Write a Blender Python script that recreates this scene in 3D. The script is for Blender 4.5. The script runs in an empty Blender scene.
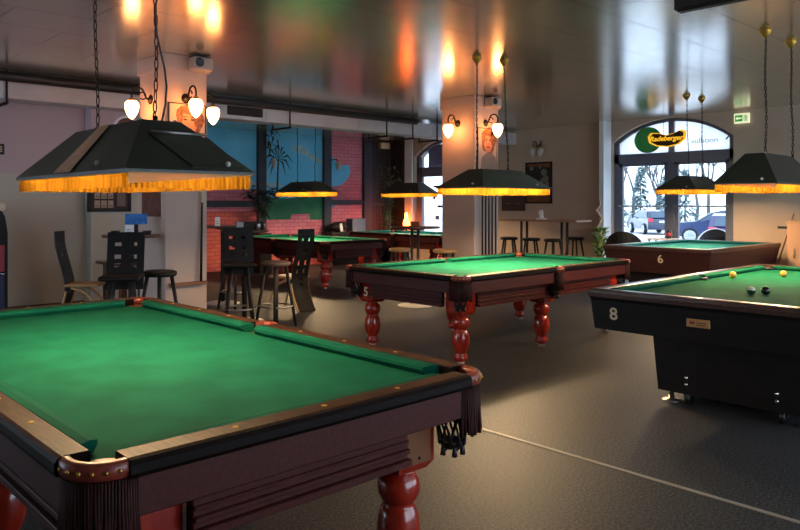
import bpy, math, random
from mathutils import Matrix, Vector
random.seed(7)
PI = math.pi
C = bpy.context.scene.collection
SC = bpy.context.scene

# ------------------------------------------------------------------ colours and materials
def lin(c):
    c = c / 255.0
    return c / 12.92 if c <= 0.04045 else ((c + 0.055) / 1.055) ** 2.4
def S(r, g, b): return (lin(r), lin(g), lin(b), 1.0)

def nodes_of(m):
    m.use_nodes = True
    return m.node_tree.nodes, m.node_tree.links, m.node_tree.nodes['Principled BSDF']

def mat(name, col, rough=0.5, metal=0.0, spec=0.5, col2=None, scale=8.0, stretch=(1, 1, 1), bump=0.0, bscale=None,
        coat=0.0, lo=0.35, hi=0.65, detail=4.0):
    m = bpy.data.materials.new(name)
    n, l, p = nodes_of(m)
    p.inputs['Base Color'].default_value = col
    p.inputs['Roughness'].default_value = rough
    p.inputs['Metallic'].default_value = metal
    p.inputs['Specular IOR Level'].default_value = spec
    p.inputs['Coat Weight'].default_value = coat
    p.inputs['Coat Roughness'].default_value = 0.08
    if col2 or bump:
        tc = n.new('ShaderNodeTexCoord'); mp = n.new('ShaderNodeMapping')
        mp.inputs['Scale'].default_value = stretch
        l.new(tc.outputs['Object'], mp.inputs['Vector'])
        no = n.new('ShaderNodeTexNoise'); no.inputs['Scale'].default_value = scale; no.inputs['Detail'].default_value = detail
        l.new(mp.outputs['Vector'], no.inputs['Vector'])
        if col2:
            cr = n.new('ShaderNodeValToRGB')
            cr.color_ramp.elements[0].position = lo; cr.color_ramp.elements[0].color = col
            cr.color_ramp.elements[1].position = hi; cr.color_ramp.elements[1].color = col2
            l.new(no.outputs['Fac'], cr.inputs['Fac']); l.new(cr.outputs['Color'], p.inputs['Base Color'])
        if bump:
            nb = no
            if bscale:
                nb = n.new('ShaderNodeTexNoise'); nb.inputs['Scale'].default_value = bscale
                l.new(mp.outputs['Vector'], nb.inputs['Vector'])
            b = n.new('ShaderNodeBump'); b.inputs['Strength'].default_value = bump; b.inputs['Distance'].default_value = 0.01
            l.new(nb.outputs['Fac'], b.inputs['Height']); l.new(b.outputs['Normal'], p.inputs['Normal'])
    return m

def emit(name, col, strength, base=None):
    m = bpy.data.materials.new(name)
    n, l, p = nodes_of(m)
    p.inputs['Base Color'].default_value = base or col
    p.inputs['Emission Color'].default_value = col
    p.inputs['Emission Strength'].default_value = strength
    return m

def film(name, col):
    m = bpy.data.materials.new(name); n, l, p = nodes_of(m)
    d = n.new('ShaderNodeBsdfDiffuse'); t = n.new('ShaderNodeBsdfTranslucent'); mx = n.new('ShaderNodeMixShader'); mx.inputs[0].default_value = .6
    d.inputs[0].default_value = col; t.inputs[0].default_value = col
    l.new(d.outputs[0], mx.inputs[1]); l.new(t.outputs[0], mx.inputs[2]); n.remove(p)
    l.new(mx.outputs[0], [x for x in n if x.type == 'OUTPUT_MATERIAL'][0].inputs['Surface'])
    return m
M = {}
M['cloth'] = mat('green_baize', S(10, 86, 68), 0.95, spec=0.1, col2=S(15, 97, 77), scale=5, bump=0.12, bscale=420)
M['cloth_teal'] = mat('teal_baize', S(18, 84, 92), 0.95, spec=0.1, col2=S(24, 94, 100), scale=5, bump=0.1, bscale=420)
M['cloth_pool'] = mat('dark_green_baize', S(10, 82, 60), 0.95, spec=0.1, col2=S(14, 92, 68), scale=5, bump=0.1, bscale=420)
M['rail'] = mat('rail_wood', S(44, 25, 16), 0.55, col2=S(70, 42, 27), scale=14, stretch=(1, 9, 9), bump=0.06, spec=.22)
M['rail_edge'] = mat('rail_edge_lacquer', S(20, 10, 7), 0.45, spec=.1)
M['mahogany'] = mat('mahogany', S(60, 13, 7), 0.48, col2=S(76, 20, 11), scale=9, stretch=(1, 7, 7), spec=.3)
M['leg'] = mat('turned_leg_lacquer', S(140, 28, 16), 0.22, col2=S(170, 46, 22), scale=7, stretch=(3, 3, 1), coat=0.6)
M['leather'] = mat('oxblood_leather', S(120, 44, 34), 0.42, col2=S(146, 58, 40), scale=30, bump=0.15, coat=0.2)
M['fringe_dark'] = mat('dark_fringe', S(34, 16, 14), 0.7, spec=.2, col2=S(66, 30, 24), scale=60, stretch=(1, 1, .1))
M['net'] = mat('net_leather', S(30, 22, 26), 0.5)
M['brass'] = mat('brass', S(206, 160, 70), 0.3, metal=0.9)
M['dot'] = mat('sight_inlay', S(226, 176, 70), 0.35, spec=0.6)
M['plate_wood'] = mat('tan_plate', S(112, 66, 40), 0.55, spec=.25, col2=S(130, 80, 50), scale=6)
M['ivory'] = mat('ivory_paint', S(226, 208, 170), 0.5)
M['white_caster'] = mat('caster_white', S(200, 190, 180), 0.4)
M['box_black'] = mat('black_laminate', S(17, 15, 15), 0.45, spec=.3, col2=S(24, 20, 19), scale=5, stretch=(1, 1, 6))
M['box_mahog'] = mat('mahogany_laminate', S(50, 21, 20), 0.4, col2=S(66, 28, 25), scale=6, stretch=(1, 1, 9))
M['cap_wood'] = mat('dark_cap_rail', S(62, 40, 34), 0.28, col2=S(84, 54, 44), scale=8, stretch=(1, 6, 6), coat=0.1)
M['chrome'] = mat('chrome', S(200, 200, 205), 0.18, metal=1.0)
M['steel'] = mat('satin_steel', S(170, 168, 165), 0.35, metal=0.9)
M['pale_steel'] = mat('pale_steel', S(190, 186, 182), 0.4, metal=0.25)
M['iron'] = mat('dark_iron', S(40, 34, 30), 0.5, metal=0.6)
M['black'] = mat('black_lacquer', S(19, 19, 21), 0.5, spec=.3)
M['black_mat'] = mat('matt_black', S(22, 21, 22), 0.6)
M['shade'] = mat('shade_vinyl', S(50, 50, 44), 0.38, spec=.4, col2=S(60, 60, 50), scale=4, bump=0.05, bscale=60)
M['shade_in'] = mat('shade_lining', S(225, 215, 190), 0.7)
M['strip_brown'] = mat('brown_strip', S(226, 174, 140), 0.6, col2=S(200, 150, 120), scale=8)
M['ribbon'] = film('pale_ribbon', S(246, 214, 172))
M['pine'] = mat('pale_bentwood', S(190, 150, 104), 0.45, col2=S(206, 168, 120), scale=8, stretch=(6, 6, 1))
M['tan_seat'] = mat('tan_seat', S(178, 138, 92), 0.5)
M['table_wood'] = mat('bar_table_wood', S(74, 48, 38), 0.38, col2=S(96, 64, 48), scale=5, stretch=(1, 8, 1), coat=0.2)
M['long_top'] = mat('long_table_wood', S(150, 112, 88), 0.4, col2=S(170, 130, 104), scale=5, stretch=(8, 1, 1))
M['brown_seat'] = mat('brown_vinyl', S(92, 74, 66), 0.45)
M['wall_mauve'] = mat('mauve_paint', S(186, 176, 182), 0.8, col2=S(192, 182, 188), scale=2)
M['wall_taupe'] = mat('taupe_paint', S(186, 164, 148), 0.8, col2=S(194, 172, 155), scale=1.5)
M['column_paint'] = mat('column_paint', S(186, 164, 154), 0.7, col2=S(194, 172, 160), scale=2)
M['white_paint'] = mat('white_gloss_paint', S(240, 240, 244), 0.45)
M['grey_frame'] = mat('slate_frame_paint', S(100, 104, 122), 0.4)
M['dark_wood_panel'] = mat('dark_panel', S(44, 40, 44), 0.6, col2=S(54, 48, 50), scale=4, stretch=(8, 8, .6))
M['post_paint'] = mat('post_paint', S(58, 58, 72), 0.6)
M['duct'] = mat('galvanised_duct', S(204, 198, 200), 0.5, metal=0.1, col2=S(216, 210, 210), scale=3)
M['pipe'] = mat('pipe_paint', S(44, 40, 38), 0.45)
M['sky_paint'] = mat('mural_blue', S(100, 196, 248), 0.8, col2=S(122, 208, 252), scale=1.2)
M['cloud_paint'] = mat('mural_cloud', S(186, 206, 218), 0.85, col2=S(150, 188, 212), scale=9)
M['green_paint'] = mat('mural_green', S(46, 116, 84), 0.85, col2=S(60, 132, 100), scale=3)
M['palm_paint'] = mat('mural_palm', S(34, 62, 64), 0.85)
M['black_plastic'] = mat('black_plastic', S(18, 18, 18), 0.35)
M['white_card'] = mat('white_card', S(226, 226, 230), 0.6)
M['blue_card'] = mat('blue_card', S(36, 92, 168), 0.5, col2=S(60, 130, 200), scale=18)
M['terracotta'] = mat('terracotta', S(176, 92, 58), 0.7)
M['leaf'] = mat('leaf_green', S(46, 82, 40), 0.5, col2=S(74, 116, 56), scale=5)
M['leaf_dark'] = mat('leaf_dark', S(28, 48, 32), 0.5, col2=S(48, 72, 44), scale=5)
M['leaf_bright'] = mat('leaf_bright', S(84, 136, 60), 0.5, col2=S(120, 164, 84), scale=5)
M['stem'] = mat('stem_bark', S(196, 166, 130), 0.7)
M['paper'] = mat('print_paper', S(176, 158, 144), 0.6)
M['ink_dark'] = mat('print_dark', S(52, 40, 38), 0.7)
M['ink_mid'] = mat('print_grey', S(120, 110, 104), 0.7)
M['skin_ink'] = mat('print_skin', S(176, 120, 88), 0.7)
M['hair_ink'] = mat('print_hair', S(140, 92, 60), 0.7, col2=S(90, 56, 40), scale=26)
M['lip_ink'] = mat('print_lip', S(140, 44, 44), 0.7)
M['brown_print'] = mat('brown_print', S(86, 50, 44), 0.6, col2=S(110, 66, 56), scale=12)
M['board'] = mat('brown_board', S(66, 42, 38), 0.5)
M['red_panel'] = mat('red_panel', S(160, 36, 56), 0.4)
M['blue_panel'] = mat('navy_panel', S(36, 38, 84), 0.4)
M['sign_green'] = film('sign_green', S(96, 156, 104))
M['sign_yellow'] = emit('sign_yellow_added_glow', S(246, 182, 40), .15)  # slight glow added so the yellow badge and letters stay bright
M['sign_brown'] = mat('sign_brown', S(70, 44, 20), 0.5)
M['text_grey'] = mat('vinyl_grey', S(96, 104, 108), 0.6)
M['leaf_vinyl'] = mat('vinyl_green', S(40, 110, 70), 0.6)
M['grey_box'] = mat('blue_grey_box', S(96, 106, 130), 0.6)
M['counter_wood'] = mat('counter_beech', S(196, 148, 112), 0.5, col2=S(206, 160, 124), scale=4, stretch=(1, 1, .2))
M['ball_yellow'] = mat('ball_yellow', S(236, 176, 60), 0.12, coat=0.5)
M['ball_orange'] = mat('ball_orange', S(232, 160, 56), 0.12, coat=0.5)
M['ball_black'] = mat('ball_black', S(14, 26, 20), 0.1, coat=0.5)
M['ball_green'] = mat('ball_green', S(28, 66, 44), 0.12, coat=0.5)
M['ball_white'] = mat('ball_white', S(226, 218, 196), 0.12, coat=0.5)
M['plate_brass'] = mat('brass_plate', S(196, 146, 92), 0.35, metal=0.5)
M['strip_brass'] = mat('floor_strip_metal', S(158, 150, 138), 0.5)
M['car_blue'] = mat('car_blue', S(44, 62, 104), 0.25, coat=0.8)
M['car_navy'] = mat('car_navy', S(40, 50, 80), 0.25, coat=0.8)
M['car_purple'] = mat('car_purple', S(62, 52, 104), 0.25, coat=0.8)
M['car_glass'] = mat('car_glass', S(70, 90, 108), 0.1)
M['ledge'] = mat('ledge_wood', S(126, 80, 58), 0.5, col2=S(146, 96, 70), scale=6)
M['tyre'] = mat('tyre', S(30, 30, 34), 0.8)
M['alloy'] = mat('alloy', S(190, 196, 206), 0.3, metal=0.6)
M['tail_red'] = mat('tail_red', S(220, 60, 80), 0.3)
M['snow'] = mat('pale_ground', S(222, 222, 226), 0.9, col2=S(208, 208, 214), scale=.6)
M['terrace'] = mat('terrace_paving', S(216, 216, 218), 0.85, col2=S(204, 204, 206), scale=2)
M['bark'] = mat('bark', S(92, 92, 92), 0.9)
M['conifer'] = mat('conifer', S(86, 108, 110), 0.9, col2=S(116, 136, 136), scale=3)
M['glow_white'] = emit('sconce_glass_lit', (1.0, 0.37, 0.11, 1), 6.5)
M['glass_off'] = mat('sconce_glass_off', S(196, 186, 176), 0.3)
M['bulb'] = emit('lamp_tube', (1.0, 0.80, 0.5, 1), 6.0)
M['orange_glow'] = emit('orange_lamp_glass', (1.0, 0.10, 0.01, 1), 8)
M['yellow_glow'] = emit('warm_lamp_glass', (1.0, 0.42, 0.05, 1), 3)
M['exit_green'] = emit('exit_green', S(30, 110, 50), 0.25)
M['exit_white'] = emit('exit_white', S(220, 220, 180), 0.16)
M['speckle_led'] = mat('white_knob', S(206, 200, 190), 0.4)

def fringe_mat():
    m = bpy.data.materials.new('gold_fringe')
    n, l, p = nodes_of(m)
    tc = n.new('ShaderNodeTexCoord'); mp = n.new('ShaderNodeMapping'); mp.inputs['Scale'].default_value = (1, 1, .06)
    no = n.new('ShaderNodeTexNoise'); no.inputs['Scale'].default_value = 45
    cr = n.new('ShaderNodeValToRGB')
    cr.color_ramp.elements[0].position = .3; cr.color_ramp.elements[0].color = S(84, 54, 10)
    cr.color_ramp.elements[1].position = .7; cr.color_ramp.elements[1].color = S(116, 80, 20)
    l.new(tc.outputs['Object'], mp.inputs['Vector']); l.new(mp.outputs['Vector'], no.inputs['Vector'])
    l.new(no.outputs['Fac'], cr.inputs['Fac'])
    d = n.new('ShaderNodeBsdfDiffuse'); t = n.new('ShaderNodeBsdfTranslucent'); mx = n.new('ShaderNodeMixShader')
    mx.inputs[0].default_value = 0.55
    l.new(cr.outputs['Color'], d.inputs['Color']); l.new(cr.outputs['Color'], t.inputs['Color'])
    l.new(d.outputs[0], mx.inputs[1]); l.new(t.outputs[0], mx.inputs[2])
    n.remove(p)
    out = [x for x in n if x.type == 'OUTPUT_MATERIAL'][0]
    l.new(mx.outputs[0], out.inputs['Surface'])
    return m
M['fringe'] = fringe_mat()

def glass_mat(name, tint):
    m = bpy.data.materials.new(name)
    n, l, p = nodes_of(m)
    t = n.new('ShaderNodeBsdfTransparent'); t.inputs[0].default_value = tint
    g = n.new('ShaderNodeBsdfGlossy'); g.inputs['Roughness'].default_value = 0.02
    mx = n.new('ShaderNodeMixShader'); mx.inputs[0].default_value = 0.05
    l.new(t.outputs[0], mx.inputs[1]); l.new(g.outputs[0], mx.inputs[2])
    n.remove(p)
    out = [x for x in n if x.type == 'OUTPUT_MATERIAL'][0]
    l.new(mx.outputs[0], out.inputs['Surface'])
    return m
M['glass'] = glass_mat('window_glass', (.97, .98, .99, 1))
M['glass_tint'] = glass_mat('tinted_window_glass', (.74, .77, .80, 1))

def frosted_mat():
    m = bpy.data.materials.new('milky_film')
    n, l, p = nodes_of(m)
    t = n.new('ShaderNodeBsdfTranslucent'); t.inputs[0].default_value = (.70, .71, .73, 1)
    g = n.new('ShaderNodeBsdfTransparent'); g.inputs[0].default_value = (.56, .58, .60, 1)
    mx = n.new('ShaderNodeMixShader'); mx.inputs[0].default_value = 0.45
    l.new(t.outputs[0], mx.inputs[1]); l.new(g.outputs[0], mx.inputs[2])
    n.remove(p)
    out = [x for x in n if x.type == 'OUTPUT_MATERIAL'][0]
    l.new(mx.outputs[0], out.inputs['Surface'])
    return m
M['frosted'] = frosted_mat()

def brick_mat(name, c1, c2, mortar, w=.24, h=.085, rot=False, ms=.006):
    m = bpy.data.materials.new(name)
    n, l, p = nodes_of(m)
    tc = n.new('ShaderNodeTexCoord'); sp = n.new('ShaderNodeSeparateXYZ'); cb = n.new('ShaderNodeCombineXYZ')
    l.new(tc.outputs['Object'], sp.inputs[0])
    l.new(sp.outputs['X'], cb.inputs['X']); l.new(sp.outputs['Z' if rot else 'Y'], cb.inputs['Y'])
    b = n.new('ShaderNodeTexBrick')
    b.inputs['Scale'].default_value = 1.0; b.inputs['Brick Width'].default_value = w; b.inputs['Row Height'].default_value = h
    b.inputs['Mortar Size'].default_value = ms
    b.inputs['Color1'].default_value = c1; b.inputs['Color2'].default_value = c2; b.inputs['Mortar'].default_value = mortar
    l.new(cb.outputs[0], b.inputs['Vector']); l.new(b.outputs['Color'], p.inputs['Base Color'])
    p.inputs['Roughness'].default_value = .85
    return m, b
M['brick'], _ = brick_mat('mural_brick', S(226, 126, 150), S(238, 146, 164), S(186, 96, 118), rot=True)
M['brick_red'], _ = brick_mat('mural_brick_red', S(204, 96, 94), S(218, 112, 104), S(150, 68, 72), rot=True)

def ceiling_mat():
    m, b = brick_mat('lacquered_ceiling_panels', S(196, 184, 166), S(206, 194, 176), S(46, 40, 34), w=1.25, h=.625, ms=.008)
    n, l = m.node_tree.nodes, m.node_tree.links
    p = n['Principled BSDF']
    p.inputs['Roughness'].default_value = 0.2
    p.inputs['Specular IOR Level'].default_value = 0.9
    p.inputs['Metallic'].default_value = 0.6
    p.inputs['Coat Weight'].default_value = 0.7; p.inputs['Coat Roughness'].default_value = 0.16
    tc = [x for x in n if x.type == 'TEX_COORD'][0]
    no = n.new('ShaderNodeTexNoise'); no.inputs['Scale'].default_value = 2.2; no.inputs['Detail'].default_value = 1.0
    l.new(tc.outputs['Object'], no.inputs['Vector'])
    ad = n.new('ShaderNodeMath'); ad.operation = 'MULTIPLY_ADD'; ad.inputs[1].default_value = 0.35
    l.new(no.outputs['Fac'], ad.inputs[0])
    inv = n.new('ShaderNodeMath'); inv.operation = 'SUBTRACT'; inv.inputs[0].default_value = 1.0
    l.new(b.outputs['Fac'], inv.inputs[1]); l.new(inv.outputs[0], ad.inputs[2])
    bp = n.new('ShaderNodeBump'); bp.inputs['Strength'].default_value = .35; bp.inputs['Distance'].default_value = .006
    l.new(ad.outputs[0], bp.inputs['Height']); l.new(bp.outputs['Normal'], p.inputs['Normal'])
    return m
M['ceiling'] = ceiling_mat()

def floor_mat():
    m = bpy.data.materials.new('speckled_carpet')
    n, l, p = nodes_of(m)
    tc = n.new('ShaderNodeTexCoord')
    a = n.new('ShaderNodeTexNoise'); a.inputs['Scale'].default_value = 75; a.inputs['Detail'].default_value = 3
    c = n.new('ShaderNodeTexNoise'); c.inputs['Scale'].default_value = .9; c.inputs['Detail'].default_value = 3
    for x in (a, c): l.new(tc.outputs['Object'], x.inputs['Vector'])
    r = n.new('ShaderNodeValToRGB')
    r.color_ramp.elements[0].position = .36; r.color_ramp.elements[0].color = S(17, 18, 20)
    r.color_ramp.elements[1].position = .66; r.color_ramp.elements[1].color = S(90, 88, 89)
    l.new(a.outputs['Fac'], r.inputs['Fac'])
    mx = n.new('ShaderNodeMix'); mx.data_type = 'RGBA'; mx.blend_type = 'MULTIPLY'; mx.inputs[0].default_value = .35
    r2 = n.new('ShaderNodeValToRGB')
    r2.color_ramp.elements[0].position = .35; r2.color_ramp.elements[0].color = (.6, .6, .6, 1)
    r2.color_ramp.elements[1].position = .65; r2.color_ramp.elements[1].color = (1, 1, 1, 1)
    l.new(c.outputs['Fac'], r2.inputs['Fac'])
    l.new(r.outputs['Color'], mx.inputs[6]); l.new(r2.outputs['Color'], mx.inputs[7])
    l.new(mx.outputs[2], p.inputs['Base Color'])
    p.inputs['Roughness'].default_value = .55; p.inputs['Specular IOR Level'].default_value = .3
    b = n.new('ShaderNodeBump'); b.inputs['Strength'].default_value = .2; b.inputs['Distance'].default_value = .003
    l.new(a.outputs['Fac'], b.inputs['Height']); l.new(b.outputs['Normal'], p.inputs['Normal'])
    return m
M['floor'] = floor_mat()

def wall_left_mat():
    m = bpy.data.materials.new('two_tone_paint')
    n, l, p = nodes_of(m)
    tc = n.new('ShaderNodeTexCoord'); sp = n.new('ShaderNodeSeparateXYZ'); gt = n.new('ShaderNodeMath'); gt.operation = 'GREATER_THAN'
    gt.inputs[1].default_value = 1.87
    mx = n.new('ShaderNodeMix'); mx.data_type = 'RGBA'
    mx.inputs[6].default_value = S(188, 188, 178); mx.inputs[7].default_value = S(188, 172, 180)
    l.new(tc.outputs['Object'], sp.inputs[0]); l.new(sp.outputs['Z'], gt.inputs[0]); l.new(gt.outputs[0], mx.inputs[0])
    l.new(mx.outputs[2], p.inputs['Base Color']); p.inputs['Roughness'].default_value = .6
    return m
M['wall_two_tone'] = wall_left_mat()

# ------------------------------------------------------------------ mesh building
class MB:
    def __init__(s):
        s.v = []; s.f = []; s.mi = []; s.sm = []; s.cur = 0; s.xf = None
    def add(s, verts, faces, smooth=False, mi=None):
        o = len(s.v)
        if s.xf is not None: verts = [s.xf @ Vector(p) for p in verts]
        s.v += [tuple(p) for p in verts]
        for f in faces:
            s.f.append([i + o for i in f]); s.mi.append(s.cur if mi is None else mi); s.sm.append(smooth)
        return s
    def box(s, x0, y0, z0, x1, y1, z1, ch=0.0, mi=None):
        if x1 < x0: x0, x1 = x1, x0
        if y1 < y0: y0, y1 = y1, y0
        if z1 < z0: z0, z1 = z1, z0
        lo, hi = (x0, y0, z0), (x1, y1, z1)
        if ch <= 0:
            v = [(a, b, c) for a in (x0, x1) for b in (y0, y1) for c in (z0, z1)]
            return s.add(v, [(0, 1, 3, 2), (4, 6, 7, 5), (0, 4, 5, 1), (2, 3, 7, 6), (0, 2, 6, 4), (1, 5, 7, 3)], mi=mi)
        ch = min(ch, .49 * (x1 - x0), .49 * (y1 - y0), .49 * (z1 - z0))
        v = []; idx = {}
        for a in (0, 1):
            for b in (0, 1):
                for c in (0, 1):
                    for k in range(3):
                        q = []
                        for ax, sd in enumerate((a, b, c)):
                            e = hi[ax] if sd else lo[ax]
                            if ax != k: e += -ch if sd else ch
                            q.append(e)
                        idx[(a, b, c, k)] = len(v); v.append(q)
        f = []
        for k in range(3):
            i, j = [t for t in range(3) if t != k]
            for sd in (0, 1):
                ring = []
                for (p, q) in ((0, 0), (1, 0), (1, 1), (0, 1)):
                    t = [0, 0, 0]; t[k] = sd; t[i] = p; t[j] = q
                    ring.append(idx[(t[0], t[1], t[2], k)])
                f.append(ring)
            for p in (0, 1):
                for q in (0, 1):
                    t0 = [0, 0, 0]; t1 = [0, 0, 0]; t0[i] = t1[i] = p; t0[j] = t1[j] = q; t1[k] = 1
                    f.append([idx[(*t0, i)], idx[(*t1, i)], idx[(*t1, j)], idx[(*t0, j)]])
        for a in (0, 1):
            for b in (0, 1):
                for c in (0, 1): f.append([idx[(a, b, c, 0)], idx[(a, b, c, 1)], idx[(a, b, c, 2)]])
        return s.add(v, f, mi=mi)
    def prism(s, pts, a, b, axes='xyz', mi=None, smooth=False):
        """pts: outline in the first two axes, swept from a to b along the third"""
        o = ['xyz'.index(c) for c in axes]
        v = []
        for t in (a, b):
            for p in pts:
                q = [0, 0, 0]; q[o[0]] = p[0]; q[o[1]] = p[1]; q[o[2]] = t
                v.append(q)
        n = len(pts)
        s.add(v, [list(range(n)), list(range(n, 2 * n))], mi=mi)
        return s.add(v, [(i, (i + 1) % n, n + (i + 1) % n, n + i) for i in range(n)], smooth=smooth, mi=mi)
    def loft(s, secs, closed=False, caps=True, smooth=False, mi=None):
        n = len(secs[0]); v = [p for q in secs for p in q]; f = []
        k = len(secs)
        for a in range(k if closed else k - 1):
            b = (a + 1) % k
            for i in range(n):
                j = (i + 1) % n
                f.append((a * n + i, a * n + j, b * n + j, b * n + i))
        s.add(v, f, smooth=smooth, mi=mi)
        if caps and not closed: s.add(v, [list(range(n)), list(range((k - 1) * n, k * n))], mi=mi)
        return s
    def lathe(s, prof, c=(0, 0, 0), n=20, mi=None, smooth=True):
        secs = []
        for r, z in prof:
            secs.append([(c[0] + max(r, 1e-4) * math.cos(2 * PI * i / n), c[1] + max(r, 1e-4) * math.sin(2 * PI * i / n), c[2] + z) for i in range(n)])
        return s.loft(secs, smooth=smooth, mi=mi)
    def tube(s, pts, r, n=8, closed=False, smooth=True, mi=None):
        pts = [Vector(p) for p in pts]; k = len(pts)
        rr = r if isinstance(r, (list, tuple)) else [r] * k
        secs = []; prev = None
        for i in range(k):
            if closed: t = pts[(i + 1) % k] - pts[i - 1]
            else: t = pts[min(i + 1, k - 1)] - pts[max(i - 1, 0)]
            t.normalize()
            if prev is None:
                u = Vector((0, 0, 1)) if abs(t.z) < .9 else Vector((1, 0, 0))
            else: u = prev
            u = (u - t * u.dot(t))
            if u.length < 1e-6: u = t.orthogonal()
            u.normalize(); w = t.cross(u); prev = u
            secs.append([pts[i] + (u * math.cos(2 * PI * j / n) + w * math.sin(2 * PI * j / n)) * rr[i] for j in range(n)])
        return s.loft(secs, closed=closed, smooth=smooth, mi=mi)
    def sphere(s, c, r, n=16, m=10, sc=(1, 1, 1), mi=None):
        prof = []
        secs = []
        for j in range(m + 1):
            a = PI * j / m
            rr = max(math.sin(a), 1e-3) * r; z = -math.cos(a) * r
            secs.append([(c[0] + sc[0] * rr * math.cos(2 * PI * i / n), c[1] + sc[1] * rr * math.sin(2 * PI * i / n), c[2] + sc[2] * z) for i in range(n)])
        return s.loft(secs, smooth=True, mi=mi)
    def build(s, name, mats, parent=None, loc=None, rz=0.0):
        me = bpy.data.meshes.new(name)
        me.from_pydata(s.v, [], s.f)
        if not isinstance(mats, (list, tuple)): mats = [mats]
        for m in mats: me.materials.append(M[m] if isinstance(m, str) else m)
        me.polygons.foreach_set('material_index', s.mi)
        me.polygons.foreach_set('use_smooth', s.sm)
        import bmesh
        bm = bmesh.new(); bm.from_mesh(me)
        bmesh.ops.remove_doubles(bm, verts=bm.verts, dist=1e-5)
        bmesh.ops.recalc_face_normals(bm, faces=bm.faces)
        bm.to_mesh(me); bm.free()
        me.update()
        o = bpy.data.objects.new(name, me); C.objects.link(o)
        if parent: o.parent = parent
        if loc: o.location = loc
        o.rotation_euler.z = rz
        return o

def thing(name, label, cat, loc=(0, 0, 0), rz=0.0, group=None):
    o = bpy.data.objects.new(name, None); C.objects.link(o)
    o.location = loc; o.rotation_euler = (0, 0, rz); o.empty_display_size = .1
    return tag(o, label, cat, group)
def tag(o, label, cat, group=None, kind=None):
    o['label'] = label; o['category'] = cat
    if group: o['group'] = group
    if kind: o['kind'] = kind
    return o
def struct(o, label=None):
    o['kind'] = 'structure'
    if label: o['label'] = label
    return o
def copy_tree(o, parent=None):
    c = o.copy(); C.objects.link(c)
    if parent: c.parent = parent
    for ch in list(o.children): copy_tree(ch, c)
    return c
def place_copy(src, loc, rz, label, group=None):
    c = copy_tree(src); c.location = loc; c.rotation_euler = (0, 0, rz); c['label'] = label
    if group: c['group'] = group
    return c
def text(name, body, size, mat_, parent, loc, basis, extrude=.001, shear=0.0, align='CENTER', bold=0.0):
    cu = bpy.data.curves.new(name, 'FONT'); cu.body = body; cu.size = size; cu.extrude = extrude; cu.shear = shear; cu.offset = bold
    cu.align_x = align; cu.align_y = 'CENTER'
    cu.materials.append(M[mat_])
    o = bpy.data.objects.new(name, cu); C.objects.link(o)
    o.parent = parent
    mx = Matrix((basis[0], basis[1], basis[2])).transposed().to_4x4()
    mx.translation = loc
    dg = bpy.context.evaluated_depsgraph_get()
    me = bpy.data.meshes.new_from_object(o.evaluated_get(dg)); me.name = name
    C.objects.unlink(o); bpy.data.objects.remove(o)
    o = bpy.data.objects.new(name, me); C.objects.link(o); o.parent = parent; o.matrix_local = mx
    return o
FACE_NEG_X = ((0, -1, 0), (0, 0, 1), (-1, 0, 0))
FACE_NEG_Y = ((1, 0, 0), (0, 0, 1), (0, -1, 0))

# ------------------------------------------------------------------ the room
ZC = 3.1
XB = 13.5      # back wall with the glazed door
YM = 13.4      # far left wall with the mural
YL = 10.0      # left wall
XF, YR = -3.0, -2.6

b = MB(); b.box(XF - .3, YR - .3, -.2, XB + .4, YM + .3, 0)
struct(b.build('floor', 'floor'))
b = MB(); b.box(XF - .3, YR - .3, ZC, XB + .4, YM + .3, ZC + .2)
struct(b.build('ceiling', 'ceiling'))

def seg(w, rise, t):
    if rise <= 0: return 0.0
    R = (w * w + rise * rise) / (2 * rise)
    return math.sqrt(max(0, R * R - (w * t) ** 2)) - (R - rise)
def arch_wall(b, fixed0, fixed1, u0, u1, openings, axes):
    """wall slab between u0..u1 with arched or square openings (c, half, sill, spring, rise)"""
    pr = lambda pts: b.prism(pts, fixed0, fixed1, axes)
    cur = u0
    for (c, w, sill, spring, rise) in sorted(openings):
        pr([(cur, 0), (c - w, 0), (c - w, ZC), (cur, ZC)])
        if sill > 0: pr([(c - w, 0), (c + w, 0), (c + w, sill), (c - w, sill)])
        n = 16 if rise else 1
        for i in range(n):
            t0, t1 = -1 + 2 * i / n, -1 + 2 * (i + 1) / n
            z0 = spring + seg(w, rise, t0); z1 = spring + seg(w, rise, t1)
            pr([(c + w * t0, z0), (c + w * t1, z1), (c + w * t1, ZC), (c + w * t0, ZC)])
        cur = c + w
    pr([(cur, 0), (u1, 0), (u1, ZC), (cur, ZC)])

RWIN, FWIN, WW = (3.3, 7.4, 11.5), (7.6,), 1.9  # out-of-view right and front openings, added and sized for more daylight
DOOR = (6.08, 1.13, 0.0, 2.67, .41)
WIN = (11.45, 1.12, .55, 2.67, .41)
b = MB(); arch_wall(b, XB, XB + .4, YR - .3, YM + .3, [DOOR, WIN], 'yzx')
struct(b.build('wall_back', 'wall_taupe'))
b = MB(); b.box(5.5, YM, 0, XB, YM + .3, ZC)
struct(b.build('wall_mural_side', 'wall_mauve'))
b = MB(); b.box(XF - .3, YL, 0, 3.94, YL + .3, ZC); b.box(3.94, 9.78, 0, 5.5, YL + .3, ZC); b.box(5.2, YL + .3, 0, 5.5, YM + .3, ZC)
struct(b.build('wall_left', 'wall_two_tone'))
b = MB(); arch_wall(b, YR - .3, YR, XF - .3, XB + .4, [(c, WW, .25, 2.85, 0) for c in RWIN], 'xzy')
struct(b.build('wall_right', 'wall_taupe'))
b = MB(); arch_wall(b, XF - .3, XF, YR - .3, YL, [(c, WW, .25, 2.85, 0) for c in FWIN], 'yzx')
struct(b.build('wall_front', 'wall_taupe'))
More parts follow.
